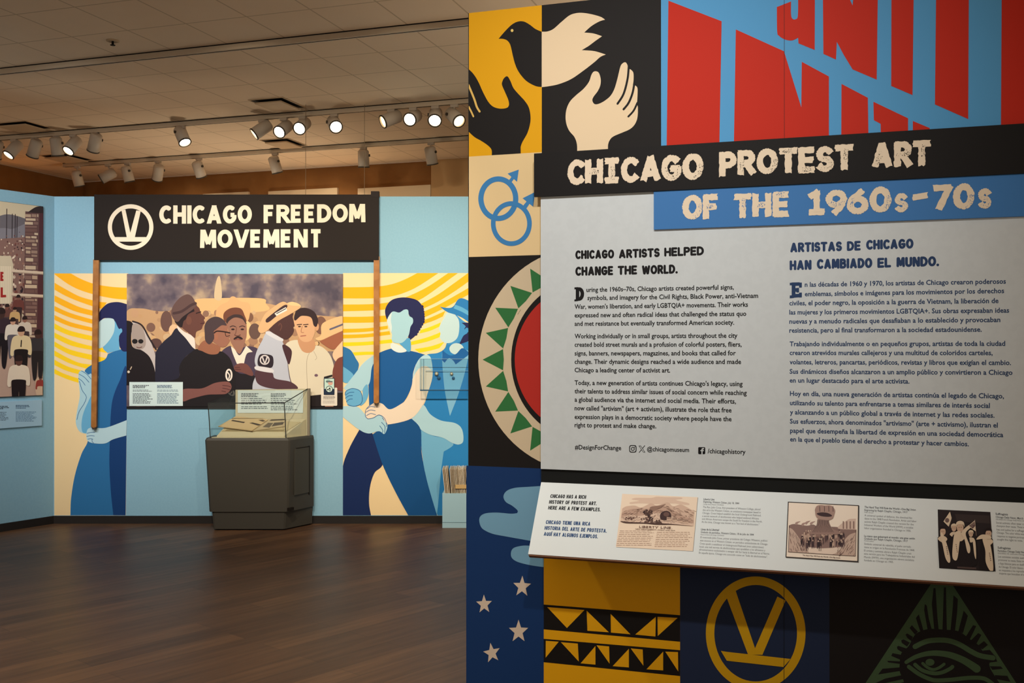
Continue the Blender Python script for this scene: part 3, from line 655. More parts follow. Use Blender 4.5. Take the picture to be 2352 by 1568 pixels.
for ln in ([(84, 752), (105, 738), (130, 736)], [(82, 770), (100, 757), (122, 755)], [(88, 790), (104, 776), (122, 774)], [(80, 750), (86, 730), (122, 715), (164, 729), (177, 770), (168, 802), (130, 815), (95, 806)]): ar.line(ln, 3.2, LNE, 13)
ar.s([(60, 815, 1), (150, 818), (205, 868), (280, 868), (318, 918), (302, 970), (270, 955), (210, 968), (150, 940), (60, 868, 1)], c_lite, 11)
for ln in ([(290, 880), (312, 910), (314, 930)], [(285, 905), (305, 930), (302, 965)], [(275, 925), (292, 950), (288, 968)]): ar.line(ln, 3.2, LNE, 12)
ar.s([(530, 526), (560, 540), (572, 600), (570, 660), (545, 740), (510, 820), (450, 885), (340, 915), (310, 908), (280, 866), (215, 886), (196, 872), (200, 830), (240, 796), (288, 800), (330, 832), (390, 805), (430, 770), (455, 700), (465, 620), (490, 560)], (232, 214, 194), 14)
ar.s([(530, 526), (562, 542), (573, 620, 1), (545, 592), (512, 592), (480, 622), (458, 668, 1), (472, 600), (495, 552)], c_lite, 15)
for ln in ([(205, 828), (225, 816), (248, 820)], [(198, 848), (222, 836), (250, 840)], [(200, 868), (224, 856), (252, 862)], [(240, 795), (200, 830), (195, 870), (210, 886)], [(210, 886), (240, 880), (270, 864), (300, 880), (316, 915)]): ar.line(ln, 3, LNE, 16)
ar.s([(345, 460), (400, 480), (426, 505), (380, 513), (340, 490)], (214, 226, 226), 13)
ar.s([(388, 458), (442, 432), (450, 500), (426, 506), (405, 480)], (84, 160, 208), 13)
ar.s([(318, 330), (305, 280), (320, 240), (350, 214), (400, 203), (450, 207), (490, 222), (515, 255), (520, 300), (507, 360), (490, 400), (462, 430), (436, 442), (440, 380), (440, 300), (385, 300), (345, 320)], c_hair, 12)
for i in range(12): ar.e(514 + 7 * math.sin(i * .35) - max(0, i - 6) * 6, 255 + i * 14, 8, 9, c_hair, 12, n=12)
ar.s([(316, 332), (345, 284), (385, 288), (412, 272), (434, 274), (440, 305), (460, 320), (462, 345), (448, 370), (436, 420), (402, 457), (360, 458), (342, 440), (344, 410), (330, 375)], (164, 206, 220), 13)
ar.s([(316, 332), (344, 284, 1), (338, 330), (344, 370), (340, 400, 1), (330, 375)], (206, 222, 222), 14)
ar.mb.build('painted_marcher', tm, label='faceless marcher in dark blue vest and trousers')
# ------------------------------------------------------------------ crowd photograph on the partition
P0 = BACK.at(292, 938); P1 = BACK.at(788, 629); PC = .014
t = thing('photo_print', 'large colour photograph of a summer crowd with hats, mounted under the black sign', 'photograph', BACK.mat((P0[0] + P1[0]) / 2, P0[1]))
def tree_photo():
    m = bpy.data.materials.new('blurred_trees_print'); m.use_nodes = True; nt = m.node_tree; L = nt.links.new; b = nt.nodes['Principled BSDF']
    tc = nt.nodes.new('ShaderNodeTexCoord'); n = nt.nodes.new('ShaderNodeTexNoise'); n.inputs['Scale'].default_value = 4.2; n.inputs['Detail'].default_value = 3.5; n.inputs['Roughness'].default_value = .55
    L(tc.outputs['Object'], n.inputs['Vector']); r = nt.nodes.new('ShaderNodeValToRGB'); r.color_ramp.elements[0].position = .36; r.color_ramp.elements[1].position = .74
    r.color_ramp.elements[0].color = lin((66, 57, 76)); r.color_ramp.elements[1].color = lin((206, 178, 140)); e = r.color_ramp.elements.new(.52); e.color = lin((112, 97, 104))
    L(n.outputs['Fac'], r.inputs['Fac']); L(r.outputs['Color'], b.inputs['Base Color']); b.inputs['Roughness'].default_value = .45; b.inputs['Specular IOR Level'].default_value = .3
    return m
mb = MB(); mb.slab(BACK, P0[0], P1[0], P0[1], P1[1], .0, PC, paint((30, 27, 30), .5)); mb.build('backing_panel', t)
KC = crop(280, 600, 4.3558)
PK = (P0[0], P1[0], P0[1] + .02, P1[1])
ar = Art(BACK, PC, KC, PK); ar.p([(40, 125), (2212, 125), (2212, 1475), (40, 1475)], tree_photo()); ar.l = 2
rd = random.Random(5)
HAZE = [(204, 164, 118), (190, 150, 110), (216, 178, 132), (178, 140, 106), (160, 122, 98), (200, 168, 132), (138, 104, 88)]
ar.s([(40, 520), (180, 470), (400, 500), (720, 460), (1100, 400), (1500, 430), (1800, 520), (2212, 560, 1), (2212, 900, 1), (40, 900, 1)], (190, 152, 114))
ar.s([(720, 390), (960, 368), (1390, 370), (1440, 420), (1420, 500), (740, 520)], (220, 178, 126), 3)
ar.s([(928, 372), (932, 260), (958, 160), (985, 170), (998, 372)], (208, 184, 150), 3)
for _ in range(150):
    x = rd.uniform(70, 2200); y = rd.uniform(500, 860); r = rd.uniform(18, 46) * (0.6 + (y - 480) / 500)
    ar.e(x, y, r, r * rd.uniform(.8, 1.35), rd.choice(HAZE), 4, n=12)
for x, y, rx, ry, c in ((445, 600, 58, 105, (104, 76, 70)), (290, 660, 44, 46, (122, 90, 78)), (130, 520, 40, 40, (190, 150, 116)), (340, 820, 60, 50, (92, 66, 62)), (520, 690, 50, 60, (222, 184, 146)), (1330, 700, 60, 80, (100, 76, 70)), (1990, 640, 60, 90, (120, 86, 74)), (1270, 560, 46, 50, (120, 86, 70)), (1240, 690, 60, 100, (232, 190, 140))): ar.e(x, y, rx, ry, c, 5)
SKD = (92, 58, 55); SKM = (152, 104, 86); SKL = (212, 166, 128)
# onlooker in veil
ar.s([(40, 590, 1), (95, 605), (122, 660), (95, 720), (105, 850), (200, 890), (280, 960), (330, 1090), (345, 1240, 1), (40, 1240, 1)], (30, 24, 28), 7)
ar.s([(100, 620), (160, 625), (230, 700), (300, 830), (345, 1000), (345, 1210), (300, 1010), (200, 900), (110, 850)], (190, 180, 178), 6)
ar.s([(105, 640), (180, 640), (225, 710), (240, 820), (215, 870), (165, 880), (110, 840)], (160, 146, 140), 8)
ar.e(130, 800, 28, 24, (30, 26, 28), 9); ar.e(190, 800, 26, 22, (30, 26, 28), 9); ar.line([(150, 858), (175, 864), (200, 856)], 8, (96, 60, 58), 9)
ar.line([(110, 600), (200, 640), (270, 760), (342, 880)], 16, (44, 34, 38), 9)
# man in hat looking up
ar.s([(335, 1240, 1), (335, 960), (355, 880), (420, 800), (490, 740), (560, 672), (700, 850), (740, 890), (640, 950), (580, 1080), (575, 1475, 1), (335, 1475, 1)], (38, 37, 54), 8)
ar.s([(552, 640, 1), (620, 700), (720, 760), (735, 880, 1), (700, 850), (640, 770), (566, 690)], (226, 214, 206), 9)
ar.s([(545, 590), (600, 550), (655, 515), (745, 440, 1), (775, 470), (795, 525), (832, 562), (822, 585), (830, 612), (812, 640), (795, 680), (745, 705), (732, 765), (690, 735), (600, 660)], (100, 64, 58), 10)
ar.s([(528, 592), (570, 560), (720, 468, 1), (728, 500, 1), (665, 530), (640, 580), (618, 600), (600, 660), (560, 640)], (40, 30, 34), 11)
ar.e(672, 592, 28, 42, (112, 72, 62), 12); ar.line([(745, 520), (790, 505)], 10, (46, 32, 34), 12); ar.line([(790, 622), (825, 618)], 8, (70, 40, 42), 12)
ar.s([(495, 520), (512, 450), (575, 370), (650, 330), (700, 350), (732, 400), (752, 442, 1), (700, 490), (610, 555), (560, 605), (520, 580)], (98, 74, 72), 13)
ar.line([(520, 520), (600, 500), (690, 440), (738, 420)], 26, (72, 52, 54), 14)
# young man in black shirt
ar.s([(40, 1475, 1), (335, 1475, 1), (335, 1220, 1), (560, 1170), (575, 1060), (615, 980), (700, 905), (745, 876), (800, 892), (900, 932), (965, 905), (1010, 905), (1075, 960), (1110, 1040), (1140, 1160), (1145, 1475, 1)], (32, 28, 32), 15)
ar.s([(760, 872), (830, 790), (950, 835), (985, 852), (965, 920), (885, 930), (805, 898)], (150, 98, 76), 16)
ar.s([(905, 700), (1000, 640), (1052, 620), (1060, 690), (1085, 745), (1070, 765), (1080, 795), (1040, 850), (985, 855), (930, 815), (890, 790)], SKM, 17)
ar.s([(830, 720), (830, 640), (870, 580), (940, 553), (1010, 578), (1050, 640), (1000, 640), (945, 680), (920, 705), (925, 770), (880, 830), (838, 795)], (72, 58, 62), 18)
ar.e(945, 755, 20, 34, (160, 106, 84), 19); ar.line([(925, 716), (955, 698), (1030, 705), (1082, 716)], 12, (36, 26, 28), 19); ar.line([(1035, 712), (1045, 748), (1080, 742)], 6, (36, 26, 28), 19)
ar.s([(610, 1282), (800, 1270), (935, 1215), (1060, 1203), (1098, 1245), (1085, 1290), (1040, 1325), (960, 1330), (850, 1335), (700, 1372), (610, 1396)], (126, 82, 78), 17)
for ln in ([(1010, 1240), (1060, 1246), (1090, 1256)], [(1010, 1268), (1055, 1276), (1084, 1286)], [(1000, 1296), (1040, 1304)]): ar.line(ln, 7, (80, 48, 50), 18)
ar.ring(1072, 1136, 36, 62, 17, (226, 216, 208), 17, 24); ar.line([(1060, 1110), (1078, 1140), (1070, 1172)], 12, (226, 216, 208), 17)
# man behind in tan hat
ar.s([(945, 560), (950, 480), (1000, 430), (1060, 402), (1085, 362), (1112, 350), (1142, 362), (1190, 402), (1260, 412), (1286, 450), (1280, 530), (1245, 600), (1100, 540), (1000, 585)], (218, 170, 122), 6)
ar.s([(1015, 560), (1030, 505), (1100, 465), (1190, 472), (1228, 540), (1240, 610), (1120, 620), (1040, 610)], (112, 68, 54), 7)
# man in dark suit, open collar
ar.s([(1000, 905), (1085, 845), (1140, 900), (1250, 850), (1365, 880), (1340, 1000), (1335, 1290, 1), (1130, 1290, 1), (1120, 1080), (1075, 960)], (72, 60, 80), 13)
ar.s([(1120, 1080), (1180, 1120), (1335, 1150), (1335, 1300, 1), (1130, 1300, 1)], (34, 30, 36), 14)
ar.s([(1092, 850, 1), (1130, 880), (1180, 940), (1245, 845, 1), (1310, 905, 1), (1250, 925), (1222, 1025, 1), (1152, 1025, 1), (1110, 920)], (232, 218, 204), 14)
ar.s([(1048, 625), (1058, 575), (1130, 545), (1210, 560), (1245, 620), (1248, 740), (1232, 800), (1215, 860), (1175, 925), (1115, 850), (1086, 790), (1064, 690)], (150, 108, 92), 15)
ar.s([(1050, 640), (1048, 580), (1090, 545), (1140, 530), (1205, 545), (1246, 615), (1240, 625), (1205, 578), (1130, 562), (1070, 600)], (62, 48, 50), 16)
for x in (1112, 1206): ar.e(x, 680, 17, 9, (48, 32, 34), 16); ar.line([(x - 28, 655), (x, 646), (x + 26, 654)], 9, (64, 44, 44), 16)
ar.line([(1148, 660), (1142, 710), (1130, 735)], 8, (118, 78, 68), 16); ar.line([(1130, 738), (1160, 746), (1186, 736)], 9, (96, 60, 54), 16)
ar.s([(1118, 776), (1140, 755), (1162, 748), (1190, 755), (1212, 775), (1196, 782), (1160, 768), (1134, 786)], (46, 32, 34), 16); ar.line([(1135, 784), (1162, 780), (1192, 784)], 11, (134, 76, 70), 17)
ar.s([(1124, 1052), (1180, 1020), (1255, 1032), (1312, 1112), (1300, 1146), (1205, 1112), (1140, 1098)], (112, 70, 66), 16)
for ln in ([(1130, 1060), (1180, 1060)], [(1134, 1080), (1190, 1082)]): ar.line(ln, 6, (76, 44, 46), 17)
# marshal with straw hat and armband
ar.s([(1458, 705), (1560, 735), (1620, 830), (1650, 960), (1685, 1200), (1760, 1290, 1), (1308, 1300, 1), (1312, 1220), (1352, 1100), (1330, 1000), (1350, 900), (1400, 800)], (182, 186, 200), 17)
ar.s([(1440, 720), (1480, 700), (1600, 760), (1610, 800), (1540, 780)], (206, 206, 214), 18)
ar.s([(1478, 690), (1500, 640), (1700, 520), (1710, 560), (1728, 640), (1716, 660), (1722, 690), (1700, 740), (1640, 782), (1560, 745)], (76, 50, 50), 18)
ar.line([(1570, 640), (1585, 620), (1600, 650), (1585, 690)], 9, (100, 66, 60), 19)
ar.s([(1364, 682), (1378, 635), (1430, 530), (1500, 470), (1610, 404), (1690, 440), (1792, 455), (1700, 520), (1560, 600), (1440, 705), (1386, 716)], (214, 172, 128), 20)
ar.s([(1450, 612), (1440, 590), (1470, 555), (1622, 440), (1652, 462), (1530, 562), (1480, 602)], (62, 44, 50), 21)
ar.p([(1528, 522), (1640, 458), (1656, 490), (1548, 546)], (226, 220, 214), 22); ar.line([(1550, 522), (1640, 474)], 8, (60, 46, 54), 23)
ar.s([(1640, 430), (1700, 405), (1770, 425), (1790, 455), (1700, 450)], (226, 190, 140), 19)
ar.s([(1375, 940), (1440, 928), (1512, 955), (1500, 1062), (1368, 1044)], (44, 36, 46), 19)
ar.ring(1430, 985, 50, 50, 13, (206, 198, 200), 20, 28); ar.p([(1400, 960), (1414, 955), (1432, 1008), (1448, 955), (1462, 960), (1440, 1020), (1424, 1020)], (206, 198, 200), 20)
ar.s([(1345, 1048), (1500, 1072), (1506, 1114), (1348, 1086)], (210, 208, 214), 20)
ar.s([(1345, 1090), (1500, 1112), (1535, 1172), (1690, 1205), (1762, 1272), (1620, 1282), (1450, 1262), (1352, 1210)], (80, 54, 62), 19)
ar.s([(1606, 842), (1655, 845), (1702, 905), (1675, 1030), (1640, 960)], (70, 44, 50), 18)
# man in pale shirt at right
ar.s([(1640, 830), (1765, 788), (1800, 880), (1885, 900), (1935, 845), (2010, 860), (2090, 950), (2125, 1100), (2100, 1345, 1), (1760, 1345, 1), (1690, 1180), (1660, 1000)], (214, 204, 182), 16)
ar.s([(1765, 770), (1905, 770), (1935, 860), (1880, 915), (1800, 890)], (196, 146, 110), 17)
ar.s([(1722, 600), (1745, 560), (1800, 545), (1890, 560), (1925, 640), (1930, 720), (1892, 792), (1830, 806), (1780, 775), (1745, 690)], SKL, 18)
ar.s([(1724, 560), (1750, 490), (1830, 464), (1920, 500), (1962, 580), (1950, 650), (1920, 640), (1892, 560), (1800, 545), (1738, 592)], (52, 38, 42), 19)
ar.e(1950, 655, 22, 40, (206, 156, 118), 18)
for x in (1778, 1842): ar.e(x, 652, 15, 7, (60, 40, 40), 19); ar.line([(x - 24, 634), (x + 22, 630)], 9, (70, 46, 44), 19)
ar.line([(1805, 650), (1795, 705), (1820, 712)], 7, (168, 116, 88), 19); ar.line([(1790, 748), (1840, 742)], 9, (160, 92, 80), 19)
ar.line([(1880, 910), (1850, 1010), (1860, 1330)], 5, (170, 158, 140), 17); ar.line([(1920, 900), (1950, 960), (1935, 985)], 5, (178, 166, 148), 17)
ar.e(1945, 1140, 18, 14, (110, 84, 100), 17)
ar.p([(1870, 1345), (2212, 1310), (2212, 1475), (1870, 1475)], (34, 28, 30), 17)
# hat and shoulder cut by the right edge
ar.s([(1985, 790), (2100, 740), (2212, 690, 1), (2212, 810, 1), (2120, 880), (2030, 840)], (156, 96, 72), 17)
ar.s([(1938, 772), (1992, 735), (2010, 620), (2190, 548), (2212, 580, 1), (2212, 692, 1), (2100, 742), (1985, 792)], (222, 184, 136), 19); ar.line([(2085, 680), (2212, 630)], 18, (96, 96, 120), 20)
ar.s([(2110, 920), (2212, 790, 1), (2212, 980, 1), (2150, 1010)], (226, 190, 156), 18)
ar.s([(2108, 1110), (2150, 985), (2212, 950, 1), (2212, 1300, 1), (2130, 1262)], (118, 66, 60), 18)
ar.s([(2030, 1475, 1), (2040, 1440), (2110, 1440), (2120, 1475, 1)], (196, 150, 130), 19)
ar.e(68, 1105, 13, 13, (210, 196, 180), 9); ar.line([(85, 1080), (98, 1055)], 10, (190, 170, 150), 9)
ar.mb.build('crowd_picture', t)

# ------------------------------------------------------------------ labels on the partition
INK = (70, 82, 92); PALE = (206, 226, 228)
def label(fr, x0, y0, x1, y1, c0, c1, lab, cols, name='text_label', cat='label', face=PALE):
    A = fr.at(x0, y1, c1); B = fr.at(x1, y0, c1)
    t = thing(name, lab, cat, fr.mat((A[0] + B[0]) / 2, A[1], c0))
    mb = MB(); mb.slab(fr, A[0], B[0], A[1], B[1], c0, c1, paint(face, .5)); mb.build('card', t)
    k = 0
    for xa, xb, rows in cols:
        ar = Art(fr, c1)
        for (ya, n, st, h, ink) in rows:
            k += 1; dashes(ar, xa, xb, [ya + st * i for i in range(n)], h, ink, .3, seed=k * 7 + int(x0))
        ar.mb.build('lettering', t)
    return t
label(BACK, 297, 877, 420, 932, PC, PC + .006, 'pale label with two columns of small type on the lower left of the crowd photograph',
      [(305, 344, [(884, 3, 2.6, 1.7, (60, 66, 74))]), (305, 352, [(895, 2, 2.6, 1.2, INK), (903, 8, 3.1, 1.5, INK)]), (361, 402, [(884, 3, 2.6, 1.7, (74, 100, 130))]), (361, 412, [(895, 2, 2.6, 1.2, (100, 124, 146)), (903, 8, 3.1, 1.5, (100, 124, 146))])])
A = BACK.at(756, 931, .03)
t = thing('audio_stop_sign', 'small white tag with a circled number one on the right edge of the crowd photograph', 'sign', BACK.mat(A[0], A[1], PC))
def rrect(fr, x0, y0, x1, y1, r, c):
    p = []
    for cx, cy, a in ((x1 - r, y0 + r, -90), (x1 - r, y1 - r, 0), (x0 + r, y1 - r, 90), (x0 + r, y0 + r, 180)):
        p += [fr.at(cx + r * math.cos(math.radians(a + k * 22.5)), cy + r * math.sin(math.radians(a + k * 22.5)), c) for k in range(5)]
    return p
mb = MB(); mb.prism(BACK, rrect(BACK, 737.5, 890, 774.5, 931.5, 2, .022), PC, .022, paint((222, 214, 202), .5)); mb.build('card', t)
mb = MB(); mb.prism(BACK, rrect(BACK, 743.5, 868, 768, 906, 1, .03), PC, .03, paint((34, 48, 70), .5)); b_ = mb.build('stop_panel', t)
mb = MB(); q = [BACK.at(x, y, .026) for x, y in ((744, 865), (763, 860), (763, 864), (748, 868.5), (744, 868.5))]; mb.prism(BACK, q, .016, .026, paint((36, 34, 36), .5)); mb.build('clip', t)
KS = crop(700, 840, 13.07)
ar = Art(BACK, .03, KS); ar.p([(590, 385), (880, 385), (880, 692), (590, 692)], (190, 218, 208)); ar.l = 2
ar.e(705, 465, 68, 55, (140, 170, 168)); ar.e(770, 520, 72, 60, (206, 160, 146)); ar.p([(635, 450), (835, 455), (835, 490), (635, 486)], (84, 96, 100), 3)
ar.l = 4; ar.e(735, 700, 106, 102, (30, 44, 60)); ar.e(735, 700, 88, 84, (206, 224, 214), 5); ar.p([(676, 690), (716, 690), (716, 735), (676, 735)], (24, 26, 30), 6)
ar.p([(722, 670), (748, 650), (770, 650), (770, 765), (745, 765), (745, 690), (722, 700)], (24, 26, 30), 6)
ar.mb.build('printing', b_)
ar = Art(BACK, .022, KS); dashes(ar, 560, 910, (915, 945, 980), 16, (90, 84, 82), .1); dashes(ar, 545, 910, (1042, 1075, 1108), 12, (140, 134, 130), .1, seed=4); ar.mb.build('lettering', t)

# ------------------------------------------------------------------ display case with open papers
GREY = (60, 57, 51)
yf, yb_ = 8.93, 9.245
def at_y(px, py, y):
    d = ray(px, py); k = y / d.y; return EYE + d * k
PL = paint(GREY, .55, .35, 'grey_case_laminate')
t = thing('display_case', 'grey pedestal case with a glass top standing against the partition below the photograph', 'display case', T(-2.27, 9.09, 0))
ztop = at_y(560, 1006, yf).z; zn = at_y(560, 1175, yf).z
def plan(k, inset=0.0):                                  # plan outline, k = 0 at the floor, 1 at the top
    e = (1 - k) * .05 + inset
    return [(-2.665 + e, yf + inset * .6), (-1.95 - .02 * (1 - k) - inset, yf + inset * .6), (-1.935 - .02 * (1 - k) - inset, yf + .012 + inset * .6), (-1.79 - inset * .5, yb_), (-2.70 + e, yb_), (-2.69 + e, yf + .05), (-2.683 + e, yf + .02)]
def loft(mb, p0, z0, p1, z1, m):
    a = [V((x, y, z0)) for x, y in p0]; b = [V((x, y, z1)) for x, y in p1]; n = len(a)
    mb.mesh(a + b, [(i, (i + 1) % n, n + (i + 1) % n, n + i) for i in range(n)] + [list(range(n - 1, -1, -1)), list(range(n, 2 * n))], m)
mb = MB(); loft(mb, plan(.22), zn, plan(1), ztop - .02, PL); loft(mb, plan(1), ztop - .02, plan(1, .012), ztop, PL); mb.build('pedestal', t)
mb = MB(); loft(mb, plan(0, .028), .012, plan(.2, .022), zn, PL); mb.build('plinth', t)
mb = MB(); loft(mb, plan(0, .06), 0, plan(0, .06), .012, DRK); mb.build('shadow_foot', t)  # recessed foot, coloured dark for the shadow line under the case
# door on the angled right side
s0 = V((-1.935, yf + .012, 0)); s1 = V((-1.79, yb_, 0)); SD = Frame(s0, s1 - s0); Ls = (s1 - s0).length
mb = MB(); mb.slab(SD, .06, Ls - .07, .30, ztop - .10, -.006, .003, paint((68, 66, 60), .5)); dpan = mb.build('side_door', t)
mb = MB(); mb.slab(SD, Ls - .074, Ls - .064, .28, ztop - .09, -.004, .0045, DRK); mb.slab(SD, .08, Ls - .07, ztop - .10, ztop - .094, -.004, .0045, DRK); mb.build('reveal', t)
mb = MB(); mb.slab(SD, -.03, .035, .175, .20, -.01, .012, DRK); mb.build('latch', t)
# tray, back board and glass
CRM = paint((204, 190, 160), .6)
gz = ztop; GF = at_y(478, 926, 8.95); GR = at_y(653, 925, 8.95); BRp = at_y(706, 893, 9.2); BLp = at_y(541, 895, 9.2)
f0 = V((GF.x + .02, 8.95, gz)); f1 = V((GR.x + .015, 8.95, gz)); k0 = V((BLp.x - .0, 9.2, gz)); k1 = V((BRp.x, 9.2, gz))
yA, yB, zB_ = 8.972, 9.19, .955
WX = ((f0.x + .05, yA), (f1.x - .02, yA), (k1.x - .012, yB), (k0.x - .03, yB))
mb = MB(); mb.hexa([V((x, y, gz)) for x, y in WX] + [V((x, y, gz + .016 if i < 2 else zB_)) for i, (x, y) in enumerate(WX)], CRM); mb.build('cradle', t, label='sloping cream cradle')
mb = MB(); mb.hexa([V((f0.x + .01, 8.953, gz)), V((f1.x - .005, 8.953, gz)), V((k1.x - .006, 9.196, gz)), V((k0.x - .09, 9.196, gz)), V((f0.x + .01, 8.953, gz + .006)), V((f1.x - .005, 8.953, gz + .006)), V((k1.x - .006, 9.196, gz + .006)), V((k0.x - .09, 9.196, gz + .006))], CRM); mb.build('tray', t)
mb = MB(); mb.hexa([k0, k1, k1 + V((0, .028, 0)), k0 + V((0, .028, 0)), V((BLp.x, 9.2, BLp.z)), V((BRp.x, 9.2, BRp.z)), V((BRp.x, 9.228, BRp.z)), V((BLp.x, 9.228, BLp.z))], CRM); mb.build('back_board', t)
mb = MB(); e_ = V((BRp.x, 9.195, gz)); mb.hexa([e_, e_ + V((.022, .0, 0)), e_ + V((.022, .038, 0)), e_ + V((0, .038, 0)), V((BRp.x, 9.195, BRp.z + .004)), V((BRp.x + .022, 9.195, BRp.z + .004)), V((BRp.x + .022, 9.233, BRp.z + .004)), V((BRp.x, 9.233, BRp.z + .004))], paint((120, 112, 98), .5)); mb.build('edge_post', t)
GLS = glass_mat('case_glass', (.93, .955, .95))
def pane(mb, a, b, c, d, th=.004):
    n = (b - a).cross(d - a).normalized() * th; mb.hexa([a, b, c, d, a + n, b + n, c + n, d + n], GLS)
F0, F1 = V((GF.x, 8.95, GF.z)), V((GR.x, 8.95, GR.z)); K0, K1 = V((BLp.x, 9.197, BLp.z)), V((BRp.x, 9.197, BRp.z))
for nm, q in (('front_glass', (f0, f1, F1, F0)), ('right_glass', (f1, k1, K1, F1)), ('left_glass', (k0, f0, F0, K0)), ('top_glass', (F0, F1, K1, K0))):
    mb = MB(); pane(mb, *q); mb.build(nm, t, label='clear glass')
ED = paint((44, 46, 44), .4)
mb = MB()
for a, b in ((f0, F0), (f1, F1), (F0, F1), (F1, K1)): mb.tube(a, b, .0042, ED, 8)
mb.build('glass_edges', t, label='dark glued glass edges')
# label on the back board
BB_ = Frame((0, 9.199, 0), (1, 0, 0))
label(BB_, 546, 896, 696, 948, 0, .003, 'pale printed label standing on the back board inside the glass case',
      [(554, 600, [(903, 3, 3.2, 1.7, INK)]), (554, 616, [(914, 4, 4.2, 1.5, INK), (933, 2, 4, 1.5, INK)]), (622, 660, [(903, 3, 3.2, 1.7, INK)]), (622, 684, [(914, 4, 4.2, 1.5, INK), (932, 3, 4, 1.5, INK)])], face=(214, 224, 224))
# papers on the tray
DK = Frame((0, yA, gz + .017), (1, 0, 0), (0, yB - yA, zB_ - gz - .016))
def paper(pts, z0, z1, c, lab, name, marks):
    mb = MB(); q = [DK.at(x, y, z) for x, y, z in pts]
    t = thing(name, lab, 'paper', T(*DK.pt(sum(a for a, b in q) / len(q), sum(b for a, b in q) / len(q))))
    mb.prism(DK, q, z0, z1, paint(c, .7)); mb.build('sheets', t)
    mb = MB()
    for m_, cc in marks:
        pp = [DK.at(x, y, z1) for x, y in m_]; mb.prism(DK, pp, z1 + .0003, z1 + .0012, paint(cc, .7))
    mb.build('printing', t)
KD = crop(440, 840, 3.919)
def dk(p, z): return [(x, y, z) for x, y in KD(p)]
paper(dk([(270, 590), (850, 592), (985, 508), (420, 470)], .0), 0, .004, (190, 172, 136), 'flat tan folder sheet under the open papers in the case', 'paper_sheet', [(KD([(300, 585), (820, 588), (840, 575), (320, 572)]), (150, 132, 100))])
paper(dk([(545, 588), (838, 545), (850, 480), (690, 482)], .01), .006, .014, (186, 166, 134), 'half-hidden printed paper on the right inside the glass case', 'newspaper', [(KD([(640, 550), (700, 556), (735, 515), (690, 512)]), (110, 98, 84)), (KD([(720, 545), (820, 528), (835, 505), (745, 512)]), (92, 82, 74)), (KD([(700, 495), (835, 488), (838, 480), (720, 484)]), (70, 62, 56))])
paper(dk([(240, 550), (545, 588), (688, 490), (640, 478), (540, 476), (400, 458)], .016), .016, .024, (200, 172, 132), 'open tan paper with dark headline on the left inside the glass case', 'newspaper', [(KD([(355, 495), (470, 515), (482, 506), (370, 486)]), (74, 62, 54)), (KD([(520, 514), (600, 538), (625, 528), (550, 510)]), (74, 62, 54)), (KD([(600, 488), (640, 502), (665, 496), (640, 484)]), (90, 76, 64))])

# ------------------------------------------------------------------ acrylic wall case with two pins
ACR = glass_mat('acrylic', (.9, .95, .97))
yfr = 9.16; cw = .0001
A0 = at_y(965, 896, yfr); A1 = at_y(1075, 824, yfr)
t = thing('wall_case', 'clear acrylic box fixed to the mural over the man with the bow tie', 'display case', BACK.mat((A0.x + A1.x) / 2, A0.z))
x0, x1, z0, z1 = A0.x, A1.x + .02, A0.z, A1.z; th = .004
for nm, q in (('front_panel', (x0, x1, yfr, yfr + th, z0, z1)), ('left_panel', (x0, x0 + th, yfr + th, YB - .008, z0, z1)), ('right_panel', (x1 - th, x1, yfr + th, YB - .008, z0, z1)), ('top_panel', (x0 + th, x1 - th, yfr + th, YB - .008, z1 - th, z1)), ('bottom_panel', (x0 + th, x1 - th, yfr + th, YB - .008, z0, z0 + th))):
    mb = MB(); mb.box(((q[0] + q[1]) / 2, (q[2] + q[3]) / 2, (q[4] + q[5]) / 2), (q[1] - q[0], q[3] - q[2], q[5] - q[4]), ACR); mb.build(nm, t, label='clear acrylic')
EDG = paint((36, 78, 112), .3); EDL = paint((120, 158, 180), .3)
mb = MB(); mb.tube(V((x0, yfr, z0)), V((x1, yfr, z0)), .0055, EDG, 8); mb.build('bottom_edge', t)
zm = at_y(1000, 852, 9.2).z
mb = MB()
for p, q in (((x0, yfr, z0), (x0, yfr, z1)), ((x0, yfr, z1), (x1, yfr, z1)), ((x1, yfr, z0), (x1, yfr, z1)), ((x0 + .04, 9.28, zm), (x1, 9.28, zm)), ((x0 + .02, 9.285, z0), (x0 + .02, 9.285, z1))): mb.tube(V(p), V(q), .0022, EDL, 8)
mb.build('edges', t)
for px, py, r, lab in ((1002.5, 858, .017, 'round brass-rimmed button pin, left of the two in the acrylic wall case'), (1037, 858, .014, 'small pale pin, right of the two in the acrylic wall case')):
    p = at_y(px, py, 9.27); t = thing('button_pin', lab, 'pin', T(p.x, p.y, p.z))
    mb = MB(); mb.lathe(p + V((0, .012, 0)), (0, -1, 0), [(r, 0), (r, .003), (r * .8, .006), (.001, .0075)], paint((150, 128, 92), .4, .5), 20); mb.build('disc', t)
    mb = MB(); mb.lathe(p + V((0, .0065, 0)), (0, -1, 0), [(r * .62, 0), (r * .5, .002), (.001, .0026)], paint((222, 212, 190), .5), 20); mb.build('face', t)
    mb = MB(); mb.tube(p + V((0, .012, 0)), p + V((0, .03, 0)), .003, paint((140, 130, 110), .4), 8); mb.build('shank', t)
    q = at_y(px + (5 if r > .016 else 4), py + (9.5 if r > .016 else 10), 9.27)
    mb = MB(); mb.lathe(q + V((0, .02, 0)), (0, -1, 0), [(r * .95, 0), (r * .95, .004), (.001, .005)], paint((40, 92, 132), .5), 20); mb.build('painted_shadow', t)  # dark blue disc painted as the pin's cast shadow near the wall

